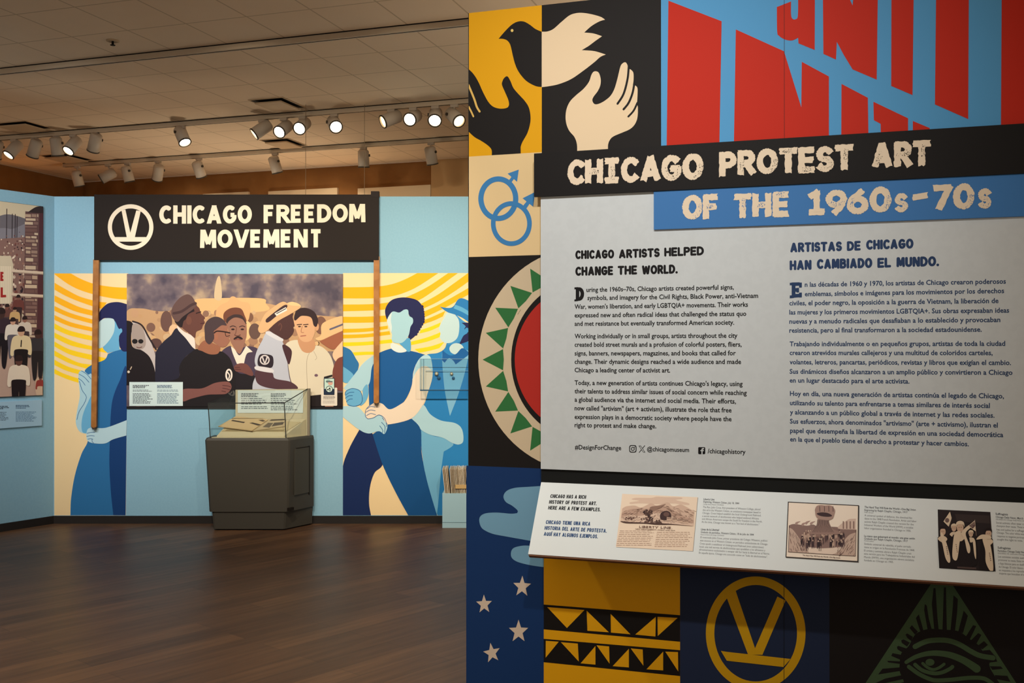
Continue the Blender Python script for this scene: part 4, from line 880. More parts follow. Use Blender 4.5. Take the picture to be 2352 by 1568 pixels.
# ------------------------------------------------------------------ blue bin of sleeves
t = thing('sleeve_bin', 'pale blue open bin of cardboard sleeves on the floor, half hidden by the painted partition', 'bin', T(-.42, 9.12, 0))
yb0 = 9.07; b0 = at_y(1016, 1211, yb0); zt = at_y(1016, 1133, yb0).z; bx0 = b0.x; bx1 = bx0 + .52; bth = .018
BINM = paint((160, 196, 212), .6)
for nm, q in (('front_panel', (bx0, bx1, yb0, yb0 + bth, 0, zt)), ('left_panel', (bx0, bx0 + bth, yb0 + bth, 9.28, 0, zt)), ('right_panel', (bx1 - bth, bx1, yb0 + bth, 9.28, 0, zt)), ('back_panel', (bx0 + bth, bx1 - bth, 9.262, 9.28, 0, zt)), ('bottom_panel', (bx0 + bth, bx1 - bth, yb0 + bth, 9.262, .16, .18))):
    mb = MB(); mb.box(((q[0] + q[1]) / 2, (q[2] + q[3]) / 2, (q[4] + q[5]) / 2), (q[1] - q[0], q[3] - q[2], q[5] - q[4]), BINM); mb.build(nm, t)
mb = MB(); mb.box(((bx0 + bx1) / 2, yb0 - .001, .05), (bx1 - bx0 - .004, .003, .003), paint((110, 146, 162), .6)); mb.build('seam', t)
rs = random.Random(3); first = None
NS = 22
for i in range(NS):
    xb = bx0 + .036 + i * .0132; tilt = -.105 if i < 4 else -.06 - .002 * i
    h_ = .335 + rs.uniform(-.004, .004); c = rs.choice([(226, 210, 184), (206, 192, 170), (236, 224, 202), (190, 172, 146)])
    R = Matrix.Rotation(tilt, 4, 'Y')
    lab = ('cardboard sleeve at the left end of the row standing in the blue bin' if i == 0 else None)
    mb = MB(); MM = T(xb, yb0 + .022, .185) @ R
    def lp(x, y, z): return MM @ V((x, y, z))
    mb.hexa([lp(-.0032, 0, 0), lp(.0032, 0, 0), lp(.0032, .16, 0), lp(-.0032, .16, 0), lp(-.0032, 0, h_), lp(.0032, 0, h_), lp(.0032, .16, h_ + .012), lp(-.0032, .16, h_ + .012)], paint(c, .7))
    o = mb.build('cardboard_sleeve', None, T(xb, yb0 + .1, .185))
    tag(o, lab or 'thin pale cardboard sleeve upright in the row filling the blue bin', 'sleeve', 'cardboard sleeves in the blue bin')
mb = MB(); zc = at_y(1060, 1118, 9.06).z; mb.box((bx0 + .036 + .62 * .3, yb0 + .012, zc), (.22, .004, .034), paint((196, 164, 112), .7)); 
tag(mb.build('divider_strip', None, T(bx0 + .2, yb0 + .012, zc - .017)), 'tan cardboard strip across the front of the sleeves in the bin', 'strip')

# ------------------------------------------------------------------ street photograph and its label on the left wall
aR = LEFT.at(98.5, 690, .012)[0]; zT = LEFT.at(100, 474, .012)[1]; zB = LEFT.at(97, 908, .012)[1]; aL = LEFT.at(-114, 690, .012)[0]
t = thing('photo_print', 'colour photograph of a street march and a brick pillar, cut by the left picture edge', 'photograph', LEFT.mat((aR + aL) / 2, zB))
mb = MB(); mb.slab(LEFT, aL, aR, zB, zT, 0, .012, paint((40, 34, 38), .5)); mb.build('backing_panel', t)
KL = crop(0, 450, 2.85)
ar = Art(LEFT, .012, KL, (aL, aR, zB + .004, zT - .002))
X0 = -330
ar.p([(X0, -140), (300, -40), (300, 1380), (X0, 1430)], (206, 194, 168)); ar.l = 2
ar.s([(X0, 150, 1), (-60, 140), (40, 120), (110, 130), (170, 150, 1), (170, 320, 1), (X0, 330, 1)], (108, 104, 112)); 
ar.s([(X0, 240, 1), (0, 210), (80, 215), (165, 180, 1), (165, 300, 1), (X0, 300, 1)], (130, 128, 138))
for x, y in ((44, 85), (80, 118), (100, 120), (112, 135), (-60, 70)): ar.line([(x, y), (x - 3, 350)], 5, (52, 44, 50), 3)
rd = random.Random(11)
ar.p([(X0, 300), (165, 270), (165, 760), (X0, 760)], (134, 104, 98), 3)
for _ in range(620):
    y = rd.uniform(235, 770); x = rd.uniform(X0, 165); r = 3 + (y - 230) / 70
    ar.e(x, y, r * rd.uniform(.7, 1.3), r * rd.uniform(.9, 1.6), rd.choice([(230, 214, 196), (206, 186, 168), (84, 56, 56), (50, 40, 48), (150, 112, 100), (120, 72, 66), (180, 150, 134)]), 4, n=8)
ar.s([(X0, 760, 1), (0, 745), (100, 760), (165, 800), (300, 900, 1), (300, 1380, 1), (X0, 1430, 1)], (188, 160, 146), 5)
# brick pillar
ar.p([(165, 100), (258, 108), (240, 1010), (150, 1000)], (100, 74, 74), 6); ar.p([(258, 108), (290, 110), (280, 960), (240, 960)], (84, 52, 58), 6)
ar.s([(190, 100), (240, 70), (290, 72), (290, 110), (190, 108)], (56, 46, 48), 6)
y = 118
while y < 930:
    h_ = rd.uniform(13, 27); x = 163 + rd.uniform(-2, 6)
    while x < 244 - (y - 110) * .016:
        wd = rd.uniform(28, 80); xe = min(x + wd, 250 - (y - 110) * .016)
        ar.p([(x, y), (xe, y + 2), (xe, y + h_), (x, y + h_ - 2)], rd.choice([(186, 162, 140), (158, 132, 118), (132, 104, 98), (204, 184, 160), (116, 88, 84)]), 7); x = xe + 5
    y += h_ + 6
# hanging box sign with red letters
ar.p([(X0, 385), (70, 392), (86, 450), (80, 690), (55, 705), (X0, 712)], (208, 196, 172), 8); ar.p([(X0, 452), (72, 460), (66, 702), (X0, 708)], (226, 214, 190), 9)
for x in range(-320, 70, 14): ar.p([(x, 460), (x + 2, 460), (x + 2, 704), (x, 704)], (196, 182, 160), 10)
RED = (160, 44, 44)
letters(ar, 'E', 0, 556, 28, 556, 60, RED, .24, l=11); letters(ar, 'L', 2, 664, 46, 662, 66, RED, .24, l=11)
for a, b in (((78, 490), (286, 505)), ((76, 645), (286, 656))): ar.line([a, b], 20, (216, 198, 178), 11, smooth=False); ar.line([(a[0], a[1] + 8), (b[0], b[1] + 8)], 5, (168, 148, 132), 12, smooth=False)
def walker(x, y, h, top, legs, skin, l):
    s = h / 250.0
    ar.s([(x - 30 * s, y - 150 * s), (x + 30 * s, y - 150 * s), (x + 22 * s, y), (x + 4 * s, y), (x, y - 90 * s), (x - 8 * s, y), (x - 26 * s, y)], legs, l)
    ar.s([(x - 12 * s, y - 212 * s), (x + 12 * s, y - 212 * s), (x + 46 * s, y - 195 * s), (x + 52 * s, y - 120 * s), (x + 34 * s, y - 118 * s), (x + 30 * s, y - 140 * s), (x - 30 * s, y - 140 * s), (x - 38 * s, y - 110 * s), (x - 54 * s, y - 118 * s), (x - 44 * s, y - 195 * s)], top, l + 1)
    ar.e(x, y - 228 * s, 17 * s, 22 * s, skin, l + 2, n=14); ar.s([(x - 18 * s, y - 230 * s), (x - 10 * s, y - 254 * s), (x + 12 * s, y - 254 * s), (x + 18 * s, y - 232 * s)], (46, 34, 36), l + 3)
walker(118, 830, 180, (112, 66, 62), (60, 46, 50), (130, 90, 80), 12); walker(45, 900, 190, (106, 70, 66), (78, 64, 66), (130, 84, 74), 12)
walker(160, 1010, 220, (216, 204, 190), (70, 56, 60), (150, 104, 90), 13); walker(95, 900, 170, (206, 170, 120), (80, 60, 60), (190, 150, 120), 13)
walker(5, 1110, 370, (60, 46, 56), (32, 28, 34), (70, 50, 48), 14); walker(82, 1050, 250, (226, 218, 206), (96, 92, 104), (200, 156, 132), 16)
walker(136, 1190, 330, (226, 208, 168), (34, 29, 32), (206, 164, 136), 19); ar.line([(137, 945), (134, 985)], 7, (40, 34, 36), 24)
walker(245, 1190, 310, (58, 56, 62), (42, 38, 42), (74, 52, 50), 19); walker(262, 1330, 150, (146, 60, 56), (60, 40, 42), (120, 80, 70), 22)
ar.line([(82, 1120), (64, 1180), (52, 1240)], 15, (110, 72, 64), 22); ar.line([(158, 1120), (160, 1170), (145, 1225)], 15, (110, 72, 64), 22)
walker(120, 1400, 350, (228, 214, 196), (36, 28, 32), (96, 64, 58), 23)
ar.s([(232, 1200), (276, 1180, 1), (276, 1310, 1), (235, 1300)], (206, 180, 156), 22)
ar.mb.build('street_picture', t)
lb1 = LEFT.at(96, 977, .012); lb0 = LEFT.at(96, 918, .012)
t = thing('text_label', 'pale blue label with small type under the street photograph on the left wall', 'label', LEFT.mat(lb1[0] - .4, lb1[1]))
mb = MB(); mb.slab(LEFT, lb1[0] - .8, lb1[0], lb1[1], lb0[1], 0, .014, paint((160, 196, 220), .55)); mb.build('card', t)
ar = Art(LEFT, .014)
dashes(ar, 36, 68, (930, 932.6, 936), 1.6, (60, 88, 120), .3); dashes(ar, 36, 86, (945, 948, 951, 954, 957, 960, 963, 966), 1.4, (94, 128, 160), .3, seed=8)
dashes(ar, -30, 21, (932, 935, 937.5), 1.6, (50, 64, 80), .3); dashes(ar, -30, 22, (946, 949, 952, 955, 958, 961, 964), 1.4, (80, 100, 120), .3, seed=9)
ar.mb.build('lettering', t)
# ------------------------------------------------------------------ painted squares of the right partition
GR = 'painted squares of the mural partition'
def square(lab, x0, x1, b0, b1, col, y=800):
    a0 = RIGHT.at(x0, y)[0]; a1 = RIGHT.at(x1, y)[0]
    t = thing('mural_square', lab, 'mural', RIGHT.mat((a0 + a1) / 2, b0), GR)
    ar = Art(RIGHT); ar.put([(a0, b0), (a1, b0), (a1, b1), (a0, b1)], col); ar.mb.build('background', t)
    return t, (a0, a1, b0, b1)
def part(t, name, conv, fn, clip=None, l=3, label=None):
    ar = Art(RIGHT, 0, conv, clip); ar.l = l; fn(ar); o = ar.mb.build(name, t)
    if label: o['label'] = label
    return o
KF = crop(1060, 0, 4.356); KG = crop(1060, 340, 2.065); KH = crop(1060, 1060, 3.0866); KI = crop(1500, 0, 2.7606); KO = crop(1560, 1270, 2.9697); KE6 = crop(1960, 1320, 6.0)
zb = lambda x, y: RIGHT.at(x, y)[1]
zd = zb(1160, 354.5); zc = zb(1150, 588); zn2 = zb(1150, 1072)
SIL = (28, 25, 24)
t, R = square('yellow mural square with a dark bird head and a dark raised hand', 1077, 1244.5, zd, TOP, YEL)
part(t, 'bird_head', KF, lambda a: (a.s([(372, 388, 1), (430, 320), (500, 250), (560, 218), (620, 215), (680, 245), (740, 290), (803, 318, 1), (803, 870, 1), (740, 860), (650, 810), (580, 730), (540, 650), (515, 560), (495, 470), (478, 428), (450, 400), (410, 388)], SIL), a.e(507, 306, 14, 15, (226, 196, 110), 4)), R)
part(t, 'hand', KF, lambda a: (a.s([(60, 680, 1), (120, 740), (170, 820), (215, 920), (270, 1020), (320, 1068), (380, 1086), (440, 1083), (472, 1062), (472, 1010), (440, 930), (406, 850), (412, 808), (430, 778), (460, 764), (490, 810), (520, 880), (570, 940), (630, 1005), (672, 1070), (690, 1150), (688, 1230), (660, 1330), (610, 1420), (592, 1470, 1), (594, 1560, 1), (302, 1570, 1), (302, 1500), (265, 1455), (200, 1410), (130, 1370), (60, 1305, 1)], SIL),
     a.line([(70, 850), (100, 920), (132, 1000), (155, 1070), (182, 1116)], 20, (222, 182, 96), 4), a.line([(70, 1065), (95, 1110), (120, 1165)], 17, (222, 182, 96), 4)), R, label='dark raised hand')
t, R = square('black mural square with a white wing and white open hand, beside the yellow bird head', 1244.5, 1519, zb(1300, 362), TOP, SIL)
part(t, 'bird_wing', KF, lambda a: a.s([(803, 318, 1), (860, 315), (920, 290), (1000, 220), (1080, 155), (1150, 132), (1220, 130), (1310, 145), (1395, 170), (1437, 198, 1), (1380, 215), (1300, 262), (1228, 326, 1), (1320, 335), (1407, 363, 1), (1340, 410), (1270, 462), (1203, 502, 1), (1330, 512), (1444, 546, 1), (1390, 570), (1330, 622), (1230, 700), (1100, 790), (980, 840), (880, 862), (803, 872, 1)], OFFW), R)
part(t, 'hand', KF, lambda a: (a.s([(1158, 1530, 1), (1155, 1440), (1130, 1370), (1080, 1310), (1050, 1240), (1042, 1160), (1055, 1080), (1090, 1010), (1150, 950), (1220, 890), (1275, 820), (1300, 750), (1320, 720), (1345, 713), (1375, 730), (1393, 790), (1390, 850), (1365, 910), (1322, 968), (1310, 1005), (1330, 1040), (1370, 1040), (1430, 1010), (1490, 960), (1530, 890), (1560, 790), (1590, 668), (1615, 632), (1642, 624), (1660, 650), (1668, 690, 1), (1695, 697), (1720, 730), (1722, 800), (1715, 852, 1), (1745, 860), (1762, 890), (1760, 980), (1755, 1045, 1), (1765, 1075), (1760, 1180), (1730, 1250), (1680, 1295), (1600, 1330), (1520, 1365), (1485, 1400), (1467, 1450), (1467, 1530, 1)], OFFW),
     a.line([(1674, 660), (1662, 790), (1622, 940), (1562, 1038)], 21, SIL, 4), a.line([(1732, 820), (1712, 930), (1672, 1030), (1622, 1094)], 21, SIL, 4), a.line([(1760, 1030), (1722, 1108), (1670, 1166)], 19, SIL, 4)), R, label='white open hand')
LB = (86, 158, 210); RD = (194, 42, 24)
t, R = square('sky blue mural square with huge slanting red block letters, top right of the partition', 1519, 2500, zb(1700, 330), TOP, LB)
def reds(a):
    for p in ([(98, -40), (98, 5), (435, 135), (420, 950), (86, 950)], [(525, 187), (830, 325), (940, 680), (943, 392), (1115, 485), (1115, 950), (512, 950)],
              [(1195, 532), (1362, 620), (1367, 950), (1193, 950)], [(1397, 645), (1617, 750), (1617, 950), (1445, 950), (1443, 785), (1400, 762)], [(1647, 767), (1755, 812), (1700, 950), (1647, 950)],
              [(1075, -260), (1240, -260), (1240, -20), (1265, 35), (1270, -20), (1270, -260), (1428, -260), (1418, 505), (1265, 440), (1210, 350), (1165, 265), (1160, 378), (1080, 342)],
              [(1512, -260), (1655, -260), (1645, 603), (1510, 545)], [(1797, -260), (2003, -260), (1998, 755), (1787, 662)], [(2212, -260), (2700, -260), (2700, 900), (2205, 900)]): a.p(p, RD)
    a.s([(785, 45, 1), (875, 10, 1), (875, 92), (885, 120), (905, 122), (918, 100), (920, -20, 1), (920, -260, 1), (1027, -260, 1), (1025, 317, 1), (922, 275, 1), (920, 240, 1), (880, 257), (835, 250), (800, 228), (787, 200)], RD)
def reds2(a):
    a.p([(60, -40), (98, -12), (98, 10), (60, -6)], LB)
part(t, 'block_letters', KI, reds, (R[0], R[1], R[2], TOP), label='red cut-off block letters')
part(t, 'panel_seam', None, lambda a: a.p([(1800.7, -80), (1801.6, -80), (1802.2, 340), (1801.3, 340)], (60, 30, 30)), (R[0], R[1], R[2], TOP), 5)
t, R = square('cream mural square with two linked blue male symbols', 1077, 1244.5, zc, zd, (228, 200, 150))
SB = (62, 128, 184)
part(t, 'male_symbol', KG, lambda a: (a.ring(175, 240, 95, 106, 25, SB), a.p([(222, 158), (234, 168), (252, 142), (240, 133)], SB), a.p([(272, 102), (219, 121), (264, 160)], SB)), R)
part(t, 'male_symbol', KG, lambda a: (a.ring(237, 358, 97, 106, 22, SB, 4), a.p([(290, 276), (306, 290), (324, 262), (312, 250)], SB), a.p([(350, 208), (290, 238), (340, 278)], SB)), R)
t, R = square('black mural square with a red disc ringed by green teeth', 1077, 1440, zn2, zc, SIL)
def shield(a):
    c = (586, 1003); a.ring(c[0], c[1], 506, 533, 506 - 375, (206, 188, 158), 3, 90)
    a.e(c[0], c[1], 380, 400, (206, 188, 158), 3, n=80); a.e(c[0], c[1], 350, 371 + 12, SIL, 4, n=80); a.e(c[0], c[1], 333, 352, (178, 46, 38), 5, n=80)
    for i in range(25):
        th = math.radians(180 + (i - 12) * 14.4); d = math.radians(7.0)
        P = lambda r, x: (c[0] + r * .95 * math.cos(x), c[1] + r * math.sin(x))
        a.p([P(511, th), P(412, th + d), P(405, th), P(412, th - d)], (50, 112, 62), 4)
part(t, 'shield', KG, shield, R, label='red disc with green saw-tooth ring')
xb = 1249
t, R = square('navy mural square with pale clouds and four stars, bottom left of the partition', 1071, xb, 0, zn2, NAVY, 1300)
CLD = (118, 166, 196)
part(t, 'cloud', KH, lambda a: a.s([(620, 168, 1), (470, 178), (380, 185), (322, 206), (298, 245), (315, 285), (360, 312), (398, 345), (395, 364, 1), (350, 368), (250, 360), (170, 366), (132, 390), (128, 430), (150, 475), (220, 510), (320, 530), (420, 548), (500, 562), (620, 580, 1)], CLD), R)
part(t, 'cloud', KH, lambda a: a.s([(620, 750, 1), (500, 735), (400, 710), (357, 680), (352, 640), (372, 610), (430, 595), (490, 595), (620, 602, 1)], CLD), R)
def star(a, cx, cy, r, rot):
    p = []
    for k in range(10):
        q = r if k % 2 == 0 else r * .42; th = math.radians(-90 + rot + k * 36); p.append((cx + q * .92 * math.cos(th), cy + q * 1.08 * math.sin(th)))
    a.p(p, (214, 196, 178))
for cx, cy, r, rot in ((430, 885, 72, 2), (161, 1010, 64, -2), (405, 1203, 78, 0), (216, 1355, 68, -10)): part(t, 'star', KH, lambda a: star(a, cx, cy, r, rot), R)
ztopl = 1.02
t, R = square('mustard mural square with two black bands of yellow triangles, under the slanted rail', xb, 1562, 0, ztopl, YEL, 1400)
def bands(k):
    B = ([(575, 1011), (1560, 1088), (1560, 1276), (575, 1186)], [(575, 1254), (1560, 1336), (1560, 1519), (575, 1419)])
    TR = ([[(608, 1030), (872, 1050), (748, 1178)], [(888, 1055), (893, 1197), (1045, 1208)], [(1058, 1078), (1060, 1210), (1198, 1222)], [(1378, 1098), (1375, 1238), (1232, 1224)], [(1390, 1098), (1532, 1106), (1392, 1234)]],
          [[(598, 1268), (690, 1275), (597, 1388)], [(705, 1278), (825, 1288), (832, 1415)], [(950, 1305), (950, 1437), (845, 1428)], [(958, 1300), (1047, 1308), (1050, 1430)], [(1187, 1325), (1187, 1457), (1072, 1448)], [(1200, 1322), (1285, 1330), (1290, 1445)], [(1430, 1345), (1430, 1478), (1312, 1470)], [(1445, 1345), (1535, 1348), (1537, 1485)]])
    return lambda a: (a.p(B[k], (24, 20, 18)), [a.p(q, YEL, 4) for q in TR[k]])
part(t, 'triangle_band', KH, bands(0), R, label='black band of yellow triangles'); part(t, 'triangle_band', KH, bands(1), R, label='black band of yellow triangles')
t, R = square('dark navy mural square with a mustard ring and V emblem, under the slanted rail', 1562, 1905, 0, ztopl, (34, 45, 72), 1400)
def emblem(a):
    Y2 = (206, 158, 20)
    a.ring(522, 545, 340, 387, 58, Y2, 3, 80)
    a.p([(312, 270), (384, 252), (520, 655), (470, 690)], Y2, 4); a.p([(670, 295), (726, 322), (568, 692), (512, 660)], Y2, 5)
    a.p([(285, 665), (330, 672), (760, 720), (712, 775), (325, 732)], Y2, 6); a.p([(470, 690), (512, 655), (568, 692)], Y2, 6)
part(t, 'v_emblem', KO, emblem, R, label='mustard ring with a V on a bar')
part(t, 'panel_seam', None, lambda a: a.p([(1800.2, 1290), (1801.2, 1290), (1801.2, 1600), (1800.2, 1600)], (20, 20, 26)), R, 8)
t, R = square('black mural square with a green eye in a triangle, bottom right under the slanted rail', 1905, 2460, 0, ztopl, (28, 24, 24), 1400)
GN = (68, 90, 62); BK = (28, 24, 24)
def eye(a):
    a.p([(1190, -60), (1240, -60), (2330, 1620), (2420, 1760), (20, 1760), (160, 1500)], GN)
    a.s([(640, 1220), (660, 1080), (760, 980), (830, 850), (900, 785), (1050, 742), (1250, 752), (1450, 775), (1600, 880), (1720, 962), (1800, 1060), (1925, 1090), (1965, 1150), (1880, 1205), (1890, 1290), (1960, 1410), (2040, 1560), (1900, 1700), (760, 1700), (700, 1480), (640, 1330)], BK, 4)
    for p in ([(1105, 180), (1132, 180), (1160, 600), (1175, 750), (1115, 750), (1082, 400)], [(1248, 170), (1276, 170), (1288, 765), (1228, 765), (1240, 400)], [(1380, 280), (1440, 330), (1430, 520), (1400, 770), (1338, 770), (1370, 450)],
              [(985, 400), (1012, 420), (1040, 600), (1082, 750), (1026, 770), (975, 480)], [(1520, 490), (1578, 560), (1510, 800), (1446, 780)], [(902, 540), (862, 592), (920, 770), (975, 800), (935, 650)], [(1650, 690), (1694, 702), (1600, 895), (1535, 870)],
              [(805, 690), (775, 730), (850, 820), (890, 780)], [(720, 820), (742, 864), (800, 910), (820, 850), (742, 805)], [(1720, 800), (1764, 824), (1690, 955), (1610, 910)], [(660, 900), (668, 934), (740, 985), (780, 930), (690, 885)],
              [(600, 990), (610, 1024), (690, 1075), (730, 1010), (620, 975)], [(1800, 910), (1854, 962), (1780, 1022), (1700, 985)], [(540, 1075), (522, 1112), (660, 1172), (670, 1100)], [(468, 1180), (480, 1202), (660, 1226), (660, 1190)],
              [(1880, 1030), (1932, 1092), (1800, 1075), (1785, 1040)], [(402, 1290), (343, 1368), (660, 1318), (660, 1270)], [(1955, 1130), (1984, 1192), (1870, 1206), (1890, 1160)], [(440, 1425), (300, 1490), (420, 1490), (745, 1420), (735, 1365)],
              [(1880, 1255), (2030, 1258), (2062, 1290), (1915, 1305)], [(2122, 1388), (2164, 1470), (1960, 1432), (1950, 1378)], [(600, 1500), (520, 1580), (760, 1500), (820, 1440)]): a.p(p, BK, 4)
    a.line([(850, 985), (1000, 915), (1150, 895), (1320, 905), (1470, 960), (1620, 1050), (1750, 1110), (1925, 1140)], 70, GN, 6)
    a.line([(728, 1200), (850, 1130), (1000, 1085), (1150, 1075), (1330, 1100), (1500, 1165), (1620, 1235), (1700, 1290)], 50, GN, 6, w2=110)
    a.line([(765, 1262), (900, 1360), (1050, 1430), (1150, 1450), (1350, 1440), (1600, 1415), (1800, 1425), (1920, 1500)], 56, GN, 6)
    a.line([(850, 1232), (950, 1310), (1100, 1352), (1220, 1340), (1330, 1290), (1365, 1262)], 52, GN, 7)
    a.line([(955, 1215), (1020, 1270), (1100, 1300), (1180, 1275), (1250, 1225)], 40, GN, 8); a.e(1055, 1200, 62, 48, GN, 9)
part(t, 'eye_triangle', KE6, eye, R, label='green eye in a rayed triangle')

# ------------------------------------------------------------------ title boards, grey text panel, black backing board
AE = 2.6
aP = RIGHT.at(1242, 800, .04)[0]; bP0 = RIGHT.at(1243, 1076.5, .04)[1]
bB1 = RIGHT.at(1226.5, 352.5, .056)[1]; bB0 = RIGHT.at(1226.5, 451.6, .056)[1]; aB = RIGHT.at(1226.5, 400, .056)[0]
TITLE = (232, 214, 188)
t = thing('text_board', 'big pale grey panel of English and Spanish text on the painted partition', 'panel', RIGHT.mat((aP + AE) / 2, bP0))
mb = MB(); mb.slab(RIGHT, aP, AE, bP0, bB0 + .02, .0, .04, noisy('grey_panel_paint', (203, 210, 213), (206, 213, 216), 40, .6, spec=.15)); mb.build('board', t)
tb = thing('title_board', 'long black title board with brushed cream capitals across the top of the text panel', 'sign', RIGHT.mat((aB + AE) / 2, bB0, .04))
mb = MB(); mb.slab(RIGHT, aB, AE, bB0, bB1, .0402, .056, paint((25, 23, 23), .6)); mb.slab(RIGHT, aB + .02, AE, bB0 + .021, bB1, .0012, .0401, paint((25, 23, 23), .6)); mb.build('board', tb)
KJ = crop(1220, 300, 2.0777)
ar = Art(RIGHT, .056, KJ); ar.STEP = .0008; ar.kmod = 61; ar.under = (25, 23, 23)
for wd, x0, y0, x1, y1, cap in (('CHiCAGO', 172, 262, 822, 232, 122), ('PROTEST', 898, 222, 1545, 190, 122), ('ART', 1622, 180, 1912, 171, 124)): letters(ar, wd, x0, y0, x1, y1, cap, TITLE, .25, .015, style='brush')
ar.mb.build('lettering', tb, label='rough cream brush capitals')
aS = RIGHT.at(1501.6, 480, .05)[0]; bS0 = RIGHT.at(1501.6, 527, .05)[1]
ts = thing('subtitle_board', 'blue strip with brushed cream dates, just under the black title board', 'sign', RIGHT.mat((aS + AE) / 2, bS0, .04))
SBL = (66, 122, 184)
mb = MB(); mb.slab(RIGHT, aS, AE, bS0, bB0 - .0005, .0402, .05, paint(SBL, .6)); mb.build('board', ts)
ar = Art(RIGHT, .05, KJ); ar.STEP = .0008; ar.kmod = 61; ar.under = SBL
for wd, x0, y0, x1, y1, cap in (('OF', 722, 430, 895, 420, 120), ('THE', 965, 420, 1232, 410, 120), ('1960', 1318, 407, 1718, 392, 122), ('S', 1733, 391, 1797, 386, 92), ('-', 1815, 378, 1897, 372, 118), ('70', 1912, 384, 2115, 376, 124), ('S', 2130, 376, 2196, 372, 98)):
    letters(ar, wd, x0, y0, x1, y1, cap, TITLE, .25 if cap > 100 else .26, .015, style='brush')
ar.mb.build('lettering', ts, label='rough cream brush lettering')
INKB = (26, 25, 27); INKN = (44, 66, 104)
KK = crop(1290, 530, 2.9585); KLL = crop(1790, 530, 2.959)
ar = Art(RIGHT, .04, KK)
for wd, x0, y0, x1, y1, cap in (('CHICAGO', 93, 193, 357, 187, 60), ('ARTISTS', 387, 188, 667, 178, 61), ('HELPED', 697, 175, 967, 166, 61), ('CHANGE', 93, 306, 350, 301, 62), ('THE', 381, 300, 513, 296, 62), ('WORLD.', 545, 297, 789, 290, 62)): letters(ar, wd, x0, y0, x1, y1, cap, INKB, .25, .02, style='round')
ar.mb.build('english_heading', t, label='bold black capitals')
ar = Art(RIGHT, .04, KLL)
for wd, x0, y0, x1, y1, cap in (('ARTISTAS', 72, 147, 426, 138, 66), ('DE', 459, 137, 553, 133, 66), ('CHICAGO', 590, 129, 912, 120, 67), ('HAN', 70, 268, 219, 264, 67), ('CAMBIADO', 255, 260, 632, 252, 68), ('EL', 666, 252, 760, 248, 68), ('MUNDO.', 796, 247, 1086, 240, 68)): letters(ar, wd, x0, y0, x1, y1, cap, INKN, .25, .02, style='round')
ar.mb.build('spanish_heading', t, label='bold navy capitals')
EN = [('uring the 1960s–70s, Chicago artists created powerful signs,', 168, 1170, 415, 397), ('symbols, and imagery for the Civil Rights, Black Power, anti-Vietnam', 175, 1335, 470, 455), ("War, women's liberation, and early LGBTQIA+ movements. Their works", 88, 1266, 530, 515), ('expressed new and often radical ideas that challenged the status quo', 88, 1255, 588, 577), ('and met resistance but eventually transformed American society.', 88, 1173, 645, 637),
      ('Working individually or in small groups, artists throughout the city', 88, 1195, 730, 726), ('created bold street murals and a profusion of colorful posters, fliers,', 88, 1223, 787, 786), ('signs, banners, newspapers, magazines, and books that called for', 88, 1184, 846, 845), ('change. Their dynamic designs reached a wide audience and made', 88, 1220, 903, 904), ('Chicago a leading center of activist art.', 88, 738, 960, 962),
      ("Today, a new generation of artists continues Chicago's legacy, using", 88, 1230, 1046, 1054), ('their talents to address similar issues of social concern while reaching', 88, 1258, 1103, 1115), ('a global audience via the internet and social media. Their efforts,', 88, 1185, 1160, 1173), ('now called "artivism" (art + activism), illustrate the role that free', 88, 1155, 1218, 1233), ('expression plays in a democratic society where people have the', 88, 1155, 1277, 1293), ('right to protest and make change.', 88, 643, 1333, 1341)]
ES = [('n las décadas de 1960 y 1970, los artistas de Chicago crearon poderosos', 173, 1540, 380, 358), ('emblemas, símbolos e imágenes para los movimientos por los derechos', 173, 1528, 444, 422), ('civiles, el poder negro, la oposición a la guerra de Vietnam, la liberación de', 68, 1490, 506, 490), ('las mujeres y los primeros movimientos LGBTQIA+. Sus obras expresaban ideas', 68, 1562, 568, 555), ('nuevas y a menudo radicales que desafiaban a lo establecido y provocaban', 68, 1502, 630, 619), ('resistencia, pero al final transformaron a la sociedad estadounidense.', 68, 1376, 691, 685),
      ('Trabajando individualmente o en pequeños grupos, artistas de toda la ciudad', 70, 1535, 783, 781), ('crearon atrevidos murales callejeros y una multitud de coloridos carteles,', 70, 1450, 843, 844), ('volantes, letreros, pancartas, periódicos, revistas y libros que exigían el cambio.', 70, 1575, 906, 911), ('Sus dinámicos diseños alcanzaron a un amplio público y convirtieron a Chicago', 70, 1585, 970, 978), ('en un lugar destacado para el arte activista.', 70, 885, 1030, 1037),
      ('Hoy en día, una nueva generación de artistas continúa el legado de Chicago,', 72, 1527, 1120, 1138), ('utilizando su talento para enfrentarse a temas similares de interés social', 72, 1431, 1183, 1203), ('y alcanzando a un público global a través de internet y las redes sociales.', 72, 1463, 1246, 1269), ('Sus esfuerzos, ahora denominados "artivismo" (arte + activismo), ilustran el', 72, 1485, 1308, 1336), ('papel que desempeña la libertad de expresión en una sociedad democrática', 73, 1522, 1371, 1401), ('en la que el pueblo tiene el derecho a protestar y hacer cambios.', 73, 1288, 1430, 1463)]
ar = Art(RIGHT, .04, KK)
for s_, x0, x1, y0, y1 in EN: type_line(ar, s_, x0, y0, x1, y1, 32, INKB, .022)
letters(ar, 'D', 96, 476, 153, 474, 92, INKB, .27, style='flat'); ar.p([(87, 384), (112, 382), (112, 396), (87, 397)], INKB, 2); ar.p([(87, 466), (112, 464), (112, 477), (87, 479)], INKB, 2)
ar.mb.build('english_text', t, label='small black type')
ar = Art(RIGHT, .04, KLL)
for s_, x0, x1, y0, y1 in ES: type_line(ar, s_, x0, y0, x1, y1, 33, INKN, .022)
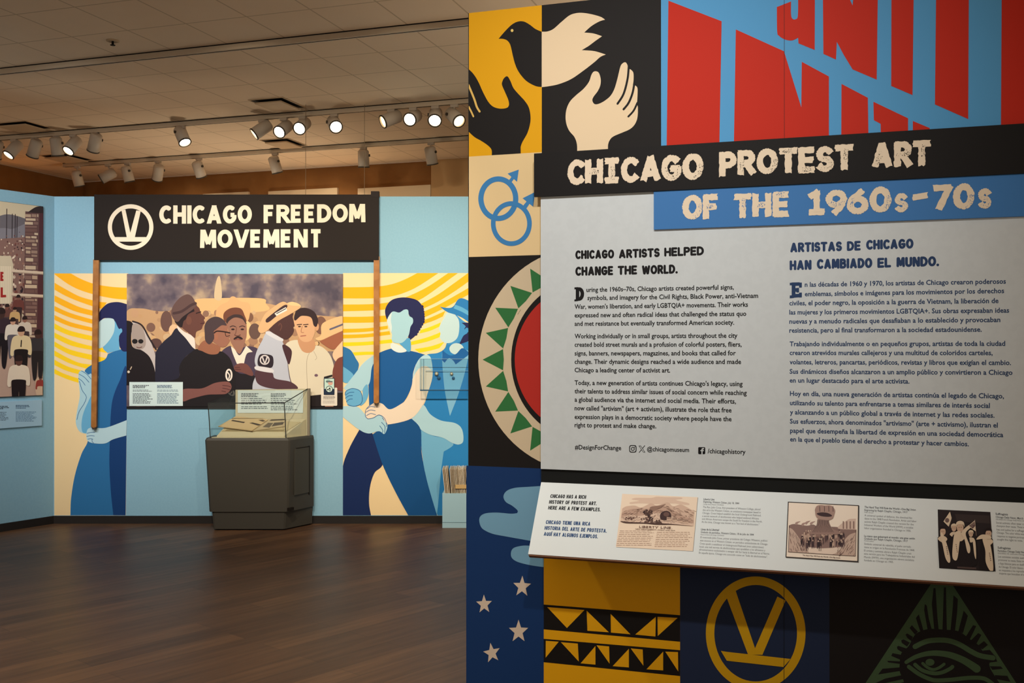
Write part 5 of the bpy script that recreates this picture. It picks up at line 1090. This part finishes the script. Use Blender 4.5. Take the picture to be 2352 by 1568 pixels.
letters(ar, 'E', 84, 455, 152, 451, 104, INKN, .24, style='flat'); ar.p([(71, 353), (100, 351), (100, 368), (71, 370)], INKN, 2); ar.p([(71, 439), (100, 437), (100, 456), (71, 458)], INKN, 2); ar.p([(134, 352), (153, 351), (153, 385), (134, 386)], INKN, 2); ar.p([(134, 420), (153, 419), (153, 452), (134, 453)], INKN, 2); ar.p([(116, 388), (134, 387), (134, 418), (116, 419)], INKN, 2)
ar.mb.build('spanish_text', t, label='small navy type')
ar = Art(RIGHT, .04, KK)
for q_ in (('#DesignForChange', 90, 1484, 405, 1489, 32, INKB, .02), ('@chicagomuseum', 580, 1496, 866, 1502, 31, INKB, .02), ('/chicagohistory', 992, 1510, 1250, 1516, 32, INKB, .02)):
    ar = Art(RIGHT, .04, KK); type_line(ar, *q_); ar.mb.build('tag_line', t, label='bold black type')
def rr(x0, y0, x1, y1, r): return [p for cx, cy, a in ((x1 - r, y0 + r, -90), (x1 - r, y1 - r, 0), (x0 + r, y1 - r, 90), (x0 + r, y0 + r, 180)) for p in [(cx + r * math.cos(math.radians(a + k * 22.5)), cy + r * math.sin(math.radians(a + k * 22.5))) for k in range(5)]]
GP = (204, 211, 214)
ar = Art(RIGHT, .04, KK); ar.p(rr(459, 1455, 509, 1506, 14), INKB); ar.p(rr(465, 1461, 503, 1500, 10), GP, 2); ar.ring(484, 1481, 13, 13, 5, INKB, 3, 24); ar.e(496, 1469, 3.5, 3.5, INKB, 3, n=10); ar.mb.build('camera_icon', t)
ar = Art(RIGHT, .04, KK); ar.p([(523, 1459), (538, 1459), (569, 1505), (554, 1505)], INKB); ar.p([(529, 1462), (536, 1462), (563, 1502), (556, 1502)], GP, 2); ar.line([(527, 1505), (544, 1485)], 4.5, INKB, smooth=False); ar.line([(549, 1478), (565, 1459)], 4.5, INKB, smooth=False); ar.mb.build('cross_icon', t)
ar = Art(RIGHT, .04, KK); ar.p(rr(928, 1469, 976, 1517, 7), INKB); ar.p([(950, 1517), (950, 1496), (943, 1496), (943, 1489), (950, 1489), (951, 1480), (957, 1475), (968, 1475), (968, 1482), (960, 1483), (958, 1489), (967, 1489), (966, 1496), (958, 1496), (958, 1517)], GP, 2); ar.mb.build('letter_icon', t)
bK0 = RIGHT.at(1243, 1122, .03)[1]
mb = MB(); mb.slab(RIGHT, RIGHT.at(1243, 1090, .03)[0], AE, bK0, bP0 - .0005, 0, .03, paint((26, 28, 28), .65))
tag(mb.build('backing_board', None, RIGHT.mat((aP + AE) / 2, bK0)), 'long black backing board between the grey text panel and the slanted rail', 'board')

# ------------------------------------------------------------------ slanted reading rail
cb = .034
aRl = RIGHT.at(1243, 1107, cb)[0]
lo, hi = .05, .6
for _ in range(50):
    m_ = (lo + hi) / 2
    if RIGHT.at(1213, 1272, m_)[0] < aRl: lo = m_
    else: hi = m_
cf = lo
q = RIGHT.at(1243, 1107, cb); Pb = RIGHT.pt(q[0], q[1], cb); q = RIGHT.at(1213, 1272, cf); Pf = RIGHT.pt(q[0], q[1], cf)
vv = Pb - Pf; vv -= UR * vv.dot(UR)
RAIL = Frame(Pf, UR, vv); RB = vv.length; RA = AE - aRl
t = thing('reading_rail', 'slanted white reading rail with printed history pictures running along the partition', 'rail', RAIL.mat(RA / 2, 0))
mb = MB(); mb.slab(RAIL, 0, RA, 0, RB, -.003, 0, paint((232, 241, 244), .45)); mb.build('printed_face', t)
mb = MB(); mb.slab(RAIL, .002, RA, -.005, RB - .03, -.019, -.003, paint((122, 84, 62), .6)); mb.build('wood_core', t)
for a in (.55, 1.9):
    p = RAIL.pt(a, .01, -.02); k = RAIL.pt(a, RB - .02, -.02); d = V((0, 0, -.0))
    wall_lo = k + V((0, 0, -.16)); mb = MB(); u_ = UR * .018
    mb.hexa([p, wall_lo, wall_lo + u_, p + u_, p + RAIL.n * .0005, k, k + u_, p + u_ + RAIL.n * .0005], DRK); mb.build('bracket', t)
KM = crop(1200, 1060, 3.92); KN = crop(1780, 1100, 4.112); KM5 = crop(1400, 1110, 5.88)
ar = Art(RAIL, 0, KM)
for s_, x0, x1, y0, y1 in (('CHICAGO HAS A RICH', 249, 571, 326, 335), ('HISTORY OF PROTEST ART.', 238, 668, 378, 393), ('HERE ARE A FEW EXAMPLES.', 230, 702, 430, 448)): letters(ar, s_, x0, y0, x1, y1, 33, (40, 42, 46), .2, .05, style='round')
ar.mb.build('english_heading', t, label='black capitals')
ar = Art(RAIL, 0, KM)
for s_, x0, x1, y0, y1 in (('CHICAGO TIENE UNA RICA', 208, 609, 560, 577), ('HISTORIA DEL ARTE DE PROTESTA.', 197, 758, 612, 640), ('AQUÍ HAY ALGUNOS EJEMPLOS.', 190, 678, 666, 691)): letters(ar, s_, x0, y0, x1, y1, 34, (58, 88, 134), .2, .05, style='round')
ar.mb.build('spanish_heading', t, label='blue capitals')
TX = (92, 98, 104)
def block(conv, rows, name, cap):
    ar = Art(RAIL, 0, conv)
    for s_, x0, x1, y0, y1, b in rows: type_line(ar, s_, x0, y0, x1, y1, cap * (.62 if b < 0 else 1), TX if b < .02 else (70, 76, 84), max(0, b))
    ar.mb.build(name, t, label='tiny grey type')
block(KM5, [('Liberty Line', 1270, 1416, 225, 228, .02), ('Engraving, Western Citizen, July 18, 1844', 1268, 1750, 258, 281, .015), ('Chicago History Museum, ICHi-006526', 1266, 1540, 287, 299, -1),
    ('The Rev. John Cross, first president of Wheaton College, placed', 1262, 2036, 330, 362, 0), ('this ad in the Western Citizen, an antislavery newspaper based in', 1258, 2040, 370, 404, 0), ('Chicago. Cross helped establish the local Underground Railroad,', 1255, 2046, 410, 444, 0), ('a secret network of abolitionists who helped enslaved Africans', 1252, 2016, 450, 486, 0), ('and African Americans escape the South for freedom in the North.', 1249, 2062, 490, 528, 0), ('At the time, Chicago was known as a "hot bed of abolitionism."', 1244, 2022, 530, 568, 0)], 'english_caption', 27)
block(KM5, [('Línea de la Libertad', 1236, 1478, 631, 640, .02), ('Grabado de periódico, Western Citizen, 18 de julio de 1844', 1232, 1948, 668, 704, .015), ('Museo de Historia de Chicago, ICHi-006526', 1230, 1546, 697, 711, -1),
    ('El reverendo John Cross, primer presidente del Colegio Wheaton, publicó', 1227, 2132, 738, 786, 0), ('este anuncio en el Western Citizen, un periódico antiesclavista de Chicago.', 1222, 2138, 780, 832, 0), ('Cross ayudó a establecer el Underground Railroad (tren subterráneo)', 1219, 2080, 822, 874, 0), ('local, una red secreta de abolicionistas que ayudaban a los africanos y', 1215, 2102, 864, 916, 0), ('afroamericanos esclavizados a escapar del Sur hacia la libertad en el Norte.', 1211, 2162, 904, 962, 0), ('En aquella época, Chicago era conocido como un "lodo de abolicionistas".', 1207, 2134, 946, 1004, 0)], 'spanish_caption', 27)
block(KN, [('The Hand That Will Rule the World—One Big Union', 846, 1330, 272, 299, .02), ('Engraving by Ralph Chaplin, Chicago, 1917', 845, 1252, 300, 322, .015), ('Public domain', 845, 928, 318, 324, -1), ('A universal symbol of defiance, the clenched fist', 846, 1296, 350, 376, 0), ('dates to the 1848 French Revolution. Artist and labor', 846, 1336, 380, 407, 0), ('activist Ralph Chaplin created this version for the', 845, 1310, 410, 437, 0), ('Industrial Workers of the World (IWW), a socialist', 845, 1306, 440, 468, 0), ('labor organization founded in Chicago in 1905.', 845, 1286, 470, 498, 0)], 'english_caption', 19)
block(KN, [('La mano que gobernará el mundo: una gran unión', 843, 1322, 545, 570, .02), ('Grabado por Ralph Chaplin, Chicago, 1917', 843, 1254, 570, 594, .015), ('Dominio público', 843, 934, 586, 594, -1), ('Símbolo universal de rebeldía, el puño cerrado', 843, 1284, 619, 648, 0), ('tiene su origen en la Revolución Francesa de 1848.', 843, 1320, 650, 681, 0), ('El artista y activista obrero Ralph Chaplin creó', 842, 1288, 682, 712, 0), ('esta versión para los Trabajadores Industriales del', 842, 1320, 712, 743, 0), ('Mundo (IWW), una organización obrera socialista', 842, 1314, 744, 774, 0), ('fundada en Chicago en 1905.', 842, 1120, 774, 792, 0)], 'spanish_caption', 19)
block(KN, [('Suffragists', 2084, 2200, 337, 343, .02), ('Chicago Daily News, March 1916', 2086, 2400, 366, 384, .015), ('DN-0066118, Chicago Daily News collection', 2088, 2400, 386, 402, -1), ('Social activists often wear colors to', 2090, 2420, 420, 438, 0), ('champion their cause. These women in', 2092, 2430, 450, 469, 0), ('hats and sashes for a suffrage parade', 2094, 2420, 484, 503, 0), ('Chicago. The color white was used in', 2096, 2420, 514, 533, 0), ('response to negative portrayals. They', 2098, 2425, 546, 565, 0), ('sought the right to vote.', 2098, 2340, 577, 591, 0)], 'english_caption', 20)
block(KN, [('Sufragistas', 2104, 2226, 656, 663, .02), ('Periódico Chicago Daily News, 1916', 2105, 2430, 686, 704, .015), ('DN-0066118, colección Chicago Daily', 2106, 2410, 706, 722, -1), ('Los activistas sociales suelen llevar', 2108, 2430, 740, 758, 0), ('promover su causa. Estas mujeres con', 2110, 2440, 771, 791, 0), ('a fajas blancas para un desfile en pro', 2112, 2430, 804, 823, 0), ('de Chicago. El color blanco se usó en', 2114, 2430, 836, 855, 0), ('en respuesta a los reproches, y esas', 2116, 2430, 868, 886, 0), ('mujeres que buscaban el voto.', 2118, 2390, 898, 914, 0)], 'spanish_caption', 20)

# three printed pictures on the rail
rp = random.Random(21)
TAN = (246, 226, 204); SEP = (112, 84, 74); SEL = (168, 134, 116)
def picture(corners, conv, name, label, fn, base):
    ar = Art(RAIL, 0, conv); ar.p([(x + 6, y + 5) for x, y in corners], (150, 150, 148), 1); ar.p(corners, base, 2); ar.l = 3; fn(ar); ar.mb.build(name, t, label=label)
def hatch(a, poly_x, yf0, yf1, n, col, wd, slant=0.0):
    for i in range(n):
        x = poly_x[0] + (poly_x[1] - poly_x[0]) * (i + rp.random()) / n; y0 = yf0(x); y1 = yf1(x)
        if y1 > y0: 
            m_ = y0 + (y1 - y0) * rp.uniform(.2, .5); a.p([(x, y0 + (m_ - y0) * rp.random()), (x + wd, y0), (x + wd + slant, m_ + (y1 - m_) * rp.random()), (x + slant, m_)], col, 5)
def pic1(a):
    a.s([(300, 215), (360, 195), (560, 195), (640, 180), (760, 185), (960, 190), (978, 208), (900, 225), (1060, 265), (1070, 290), (980, 285), (860, 270), (640, 280), (420, 268), (290, 278), (280, 255), (400, 235)], (226, 198, 178))
    a.s([(172, 340, 1), (230, 310), (340, 300), (430, 325), (560, 270), (640, 300), (780, 255), (860, 310), (960, 285), (1060, 330), (1148, 380, 1), (1135, 570, 1), (150, 520, 1)], (216, 186, 166), 4)
    a.s([(165, 400, 1), (280, 350), (400, 340), (520, 345), (640, 320), (720, 310), (800, 320), (920, 400), (1140, 500, 1), (1132, 575, 1), (150, 522, 1)], (196, 164, 146), 5)
    a.s([(560, 320), (680, 300), (760, 280), (700, 330), (620, 370), (540, 390)], (152, 122, 108), 6)
    a.s([(158, 470, 1), (260, 430), (400, 440), (520, 420), (640, 400), (760, 420), (900, 470), (1140, 545, 1), (1132, 578, 1), (152, 522, 1)], (226, 198, 178), 6)
    for _ in range(260):
        x = rp.uniform(165, 1130); y = rp.uniform(300 + abs(x - 760) * .12, 545) ; ln = rp.uniform(12, 50); sl = rp.uniform(.1, .5) * (1 if x > 700 else -1)
        if y + ln * abs(sl) < 530 + (x - 150) * .05: a.p([(x, y), (x + ln, y + ln * sl), (x + ln, y + ln * sl + 3), (x, y + 3)], SEP, 7)
    a.s([(150, 512), (300, 525), (480, 530), (700, 540), (920, 556), (1132, 580), (1100, 578), (880, 562), (640, 560), (470, 545), (230, 540)], (84, 62, 58), 8)
    for i in range(46):
        x = rp.gauss(520, 30); y = rp.uniform(368, 530); a.e(x, y, rp.uniform(9, 20), rp.uniform(8, 18), rp.choice([(80, 60, 56), (104, 78, 70), (66, 48, 48)]), 9, n=9)
    for i in range(30): a.e(rp.uniform(560, 700), rp.uniform(500, 545), 14, 8, (92, 70, 64), 9, n=8)
    for i in range(14): a.e(rp.uniform(220, 330), rp.uniform(455, 495), 14, 9, (112, 84, 76), 9, n=8)
    a.s([(690, 480), (684, 430), (710, 390), (760, 374), (812, 388), (834, 430), (830, 470), (800, 492), (740, 500)], (70, 52, 52), 9); a.e(770, 420, 40, 30, (110, 84, 78), 10)
    for i in range(4):
        x = 775 + i * 76; y = 455 + i * 13; a.p([(x, y), (x + 64, y + 8), (x + 62, y + 52), (x - 2, y + 44)], (214, 184, 162), 11)
        for j in range(4): a.p([(x + 4 + j * 15, y + 8), (x + 12 + j * 15, y + 9), (x + 11 + j * 15, y + 30), (x + 3 + j * 15, y + 29)], (116, 88, 80), 12)
        a.p([(x, y - 3), (x + 64, y + 5), (x + 64, y + 9), (x, y + 2)], (90, 68, 62), 12)
    letters(a, 'LIBERTY', 400, 604, 655, 612, 32, (138, 112, 100), .26, .15, style='flat', l=6); letters(a, 'LINE', 690, 613, 832, 618, 32, (138, 112, 100), .26, .15, style='flat', l=6); a.e(845, 616, 4, 4, (138, 112, 100), 6, n=8)
    type_line(a, 'NEW ARRANGEMENT—NIGHT AND DAY.', 350, 624, 890, 646, 15, (138, 112, 100), .02, 6)
    for i in range(9):
        y = 640 + i * 24; dashes(a, 140 - i * 6, 612 - i * 4, [y], 5, (176, 146, 130), .12, 6, seed=i); dashes(a, 640 - i * 4, 1128 - i * 4, [y + 18], 5, (176, 146, 130), .2, 6, seed=i + 40)
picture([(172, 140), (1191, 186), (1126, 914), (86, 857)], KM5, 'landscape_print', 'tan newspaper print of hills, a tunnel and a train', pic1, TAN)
def pic2(a):
    a.p([(130, 222), (784, 255), (778, 774), (109, 732)], (252, 238, 222), 3)
    INK2 = (74, 56, 58)
    a.s([(132, 440, 1), (180, 425), (300, 440), (360, 430), (400, 445), (500, 450), (600, 455), (764, 480, 1), (758, 730, 1), (128, 690, 1)], (146, 120, 114), 4)
    a.s([(132, 460, 1), (170, 480), (230, 560), (290, 650), (320, 700, 1), (126, 688, 1)], (206, 180, 166), 6)
    a.s([(764, 505, 1), (700, 530), (640, 600), (590, 680), (550, 716, 1), (758, 728, 1)], (206, 180, 166), 6)
    for i in range(46):
        x = rp.uniform(130, 300); y = rp.uniform(470 + max(0, x - 150) * 1.2, 680); a.p([(x, y), (x + 3, y), (x + 14, y + 40), (x + 11, y + 40)] if y < 650 else [(x, y), (x + 3, y), (x + 5, y + 20), (x + 2, y + 20)], (110, 84, 80), 7)
        x = rp.uniform(590, 755); y = rp.uniform(525 + max(0, 730 - x) * .9, 710); a.p([(x, y), (x + 3, y), (x - 12, y + 26), (x - 15, y + 26)], (110, 84, 80), 7)
    a.s([(290, 640, 1), (450, 655), (640, 640, 1), (590, 690), (545, 714, 1), (320, 698, 1)], (240, 220, 204), 6)
    for i in range(70):
        x = rp.uniform(250, 650); y = rp.uniform(490, 610); h = rp.uniform(40, 75)
        a.s([(x - 7, y), (x + 7, y), (x + 12, y + h * .5), (x + 9, y + h), (x + 2, y + h * .6), (x - 8, y + h), (x - 12, y + h * .4)], rp.choice([(70, 54, 58), (92, 72, 74), (150, 122, 114), (196, 168, 152), (56, 44, 48)]), 8, k=3); a.e(x, y - 6, 7, 8, rp.choice([(190, 160, 144), (120, 94, 88), (210, 184, 166)]), 9, n=8)
    a.s([(400, 380, 1), (510, 385, 1), (515, 420), (545, 470), (620, 520), (330, 520), (385, 460), (402, 420)], (160, 132, 124), 10)
    for i in range(14):
        x = 402 + i * 8; a.line([(x, 390), (x + (x - 455) * .15, 440), (x + (x - 455) * .9, 505)], 3, (72, 56, 58), 11)
    a.s([(380, 320), (378, 290), (395, 258), (430, 248), (470, 252), (520, 252), (550, 270), (568, 300), (560, 340), (545, 375), (500, 392), (440, 385), (400, 370), (384, 345)], (176, 148, 138), 12)
    a.s([(395, 330), (440, 318), (500, 325), (540, 350), (500, 360), (430, 352)], (70, 54, 58), 13)
    for x in (405, 448, 490, 530): a.e(x, 285, 19, 30, (176, 146, 136), 13, n=14); a.line([(x + 18, 262), (x + 20, 310)], 5, (84, 64, 66), 14)
    a.s([(600, 470), (620, 430), (660, 405), (700, 380), (764, 375, 1), (762, 478, 1)], (222, 198, 184), 5)
    for x in (640, 672, 705, 738): a.p([(x, 400), (x + 12, 400), (x + 12, 472), (x, 470)], (150, 122, 114), 6)
    for x, y in ((250, 430), (285, 415), (330, 420), (190, 420)): a.s([(x, y), (x + 15, y - 14), (x + 50, y - 20), (x + 30, y - 4), (x + 10, y + 16)], (178, 150, 142), 6)
    a.line([(134, 440), (128, 690)], 4, INK2, 9, smooth=False); a.line([(126, 690), (758, 730)], 4, INK2, 9, smooth=False); a.line([(760, 730), (766, 480)], 4, INK2, 9, smooth=False)
    a.line([(415, 650), (415, 680)], 3, INK2, 9, smooth=False); a.line([(426, 648), (426, 682)], 3, INK2, 9, smooth=False); a.line([(437, 650), (437, 680)], 3, INK2, 9, smooth=False)
    type_line(a, 'The Hand That Will Rule the World—One Big Union.', 262, 726, 618, 752, 12, (110, 88, 84), .02, 9)
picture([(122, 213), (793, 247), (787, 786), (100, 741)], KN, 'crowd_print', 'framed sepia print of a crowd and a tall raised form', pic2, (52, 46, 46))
def pic3(a):
    DKP = (44, 36, 38); CRE = (232, 212, 186)
    a.p([(1700, 330), (2025, 345), (2030, 420), (1720, 400)], (62, 52, 52), 3)
    def woman(x, y, s, l, hat):
        a.s([(x - 75 * s, y + 420 * s), (x - 70 * s, y + 120 * s), (x - 30 * s, y + 70 * s), (x + 40 * s, y + 70 * s), (x + 80 * s, y + 130 * s), (x + 85 * s, y + 420 * s)], (34, 27, 29), l)
        a.s([(x - 50 * s, y + 90 * s), (x - 20 * s, y + 64 * s), (x + 20 * s, y + 66 * s), (x + 44 * s, y + 96 * s), (x + 10 * s, y + 130 * s), (x - 20 * s, y + 120 * s)], CRE, l + 1)
        a.e(x, y + 20 * s, 28 * s, 38 * s, (212, 180, 156), l + 2, n=16); a.s([(x - 34 * s, y + 20 * s), (x - 30 * s, y - 22 * s), (x, y - 36 * s), (x + 30 * s, y - 22 * s), (x + 34 * s, y + 16 * s), (x + 22 * s, y - 6 * s), (x - 20 * s, y - 6 * s)], CRE if hat else (40, 30, 32), l + 3)
        for e in (-9, 9): a.e(x + e * s, y + 18 * s, 3.5 * s, 2.5 * s, (60, 44, 44), l + 4, n=8)
    woman(1690, 450, .8, 4, True); woman(1585, 480, .95, 7, False); woman(1850, 510, .7, 9, True); woman(2015, 500, 1.0, 10, False); woman(1748, 440, 1.15, 12, True)
    def sash(p, l): a.s(p, CRE, l)
    sash([(1560, 520), (1590, 530), (1640, 680), (1655, 770), (1640, 795), (1610, 750), (1585, 640)], 15)
    sash([(1700, 510), (1755, 505), (1740, 620), (1725, 740), (1705, 775), (1675, 740), (1680, 610)], 17)
    sash([(1760, 510), (1830, 440), (1850, 460), (1800, 520), (1840, 640), (1838, 700), (1815, 690), (1790, 580)], 17)
    sash([(1865, 560), (1890, 590), (1898, 700), (1896, 760), (1882, 720), (1872, 640)], 15)
    sash([(1960, 570), (2020, 590), (2050, 720), (2060, 860), (2030, 870), (1990, 790), (1985, 680)], 16); sash([(1900, 575), (1950, 530), (2030, 540), (2035, 570), (1960, 570)], 17)
    for x0, y0 in ((1615, 640), (1705, 620), (2020, 700)):
        for k in range(5): a.p([(x0 + k * 3, y0 + k * 17), (x0 + 9 + k * 3, y0 + 2 + k * 17), (x0 + 9 + k * 3, y0 + 10 + k * 17), (x0 + k * 3, y0 + 8 + k * 17)], (120, 96, 90), 18)
    a.p([(1652, 312), (1668, 375), (1640, 455), (1590, 405)], CRE, 16); a.e(1625, 395, 20, 22, (120, 98, 92), 17, n=14); a.line([(1668, 375), (1650, 470)], 4, (90, 70, 66), 17, smooth=False)
    a.p([(1886, 395), (1896, 500), (1880, 490), (1824, 448)], CRE, 18); a.p([(1884, 405), (1890, 450), (1866, 475), (1832, 446)], (110, 84, 84), 19)
    for i in range(10): a.e(1850 + (i % 4) * 10, 435 + (i // 4) * 13 + (i % 4) * -6, 2.6, 2.6, CRE, 20, n=6)
    a.line([(1886, 390), (1900, 540)], 4, (150, 126, 112), 18, smooth=False)
    a.p([(1720, 830), (1900, 840), (1900, 858), (1720, 848)], (84, 68, 66), 16)
P3 = [(1537, 287), (2034, 311), (2063, 873), (1551, 841)]
def pic3c(a):
    pass
ar3 = [RAIL.at(*q) for q in [tuple(p[:2]) for p in KN(P3)]]
_c = (min(ar3[0][0], ar3[3][0]), max(ar3[1][0], ar3[2][0]), min(p[1] for p in ar3), max(p[1] for p in ar3))
_art = Art
class Clipped(Art):
    def __init__(self, fr, c=0.0, conv=None, clip=None): super().__init__(fr, c, conv, _c)
Art = Clipped
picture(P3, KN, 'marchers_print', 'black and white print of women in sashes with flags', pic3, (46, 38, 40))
Art = _art
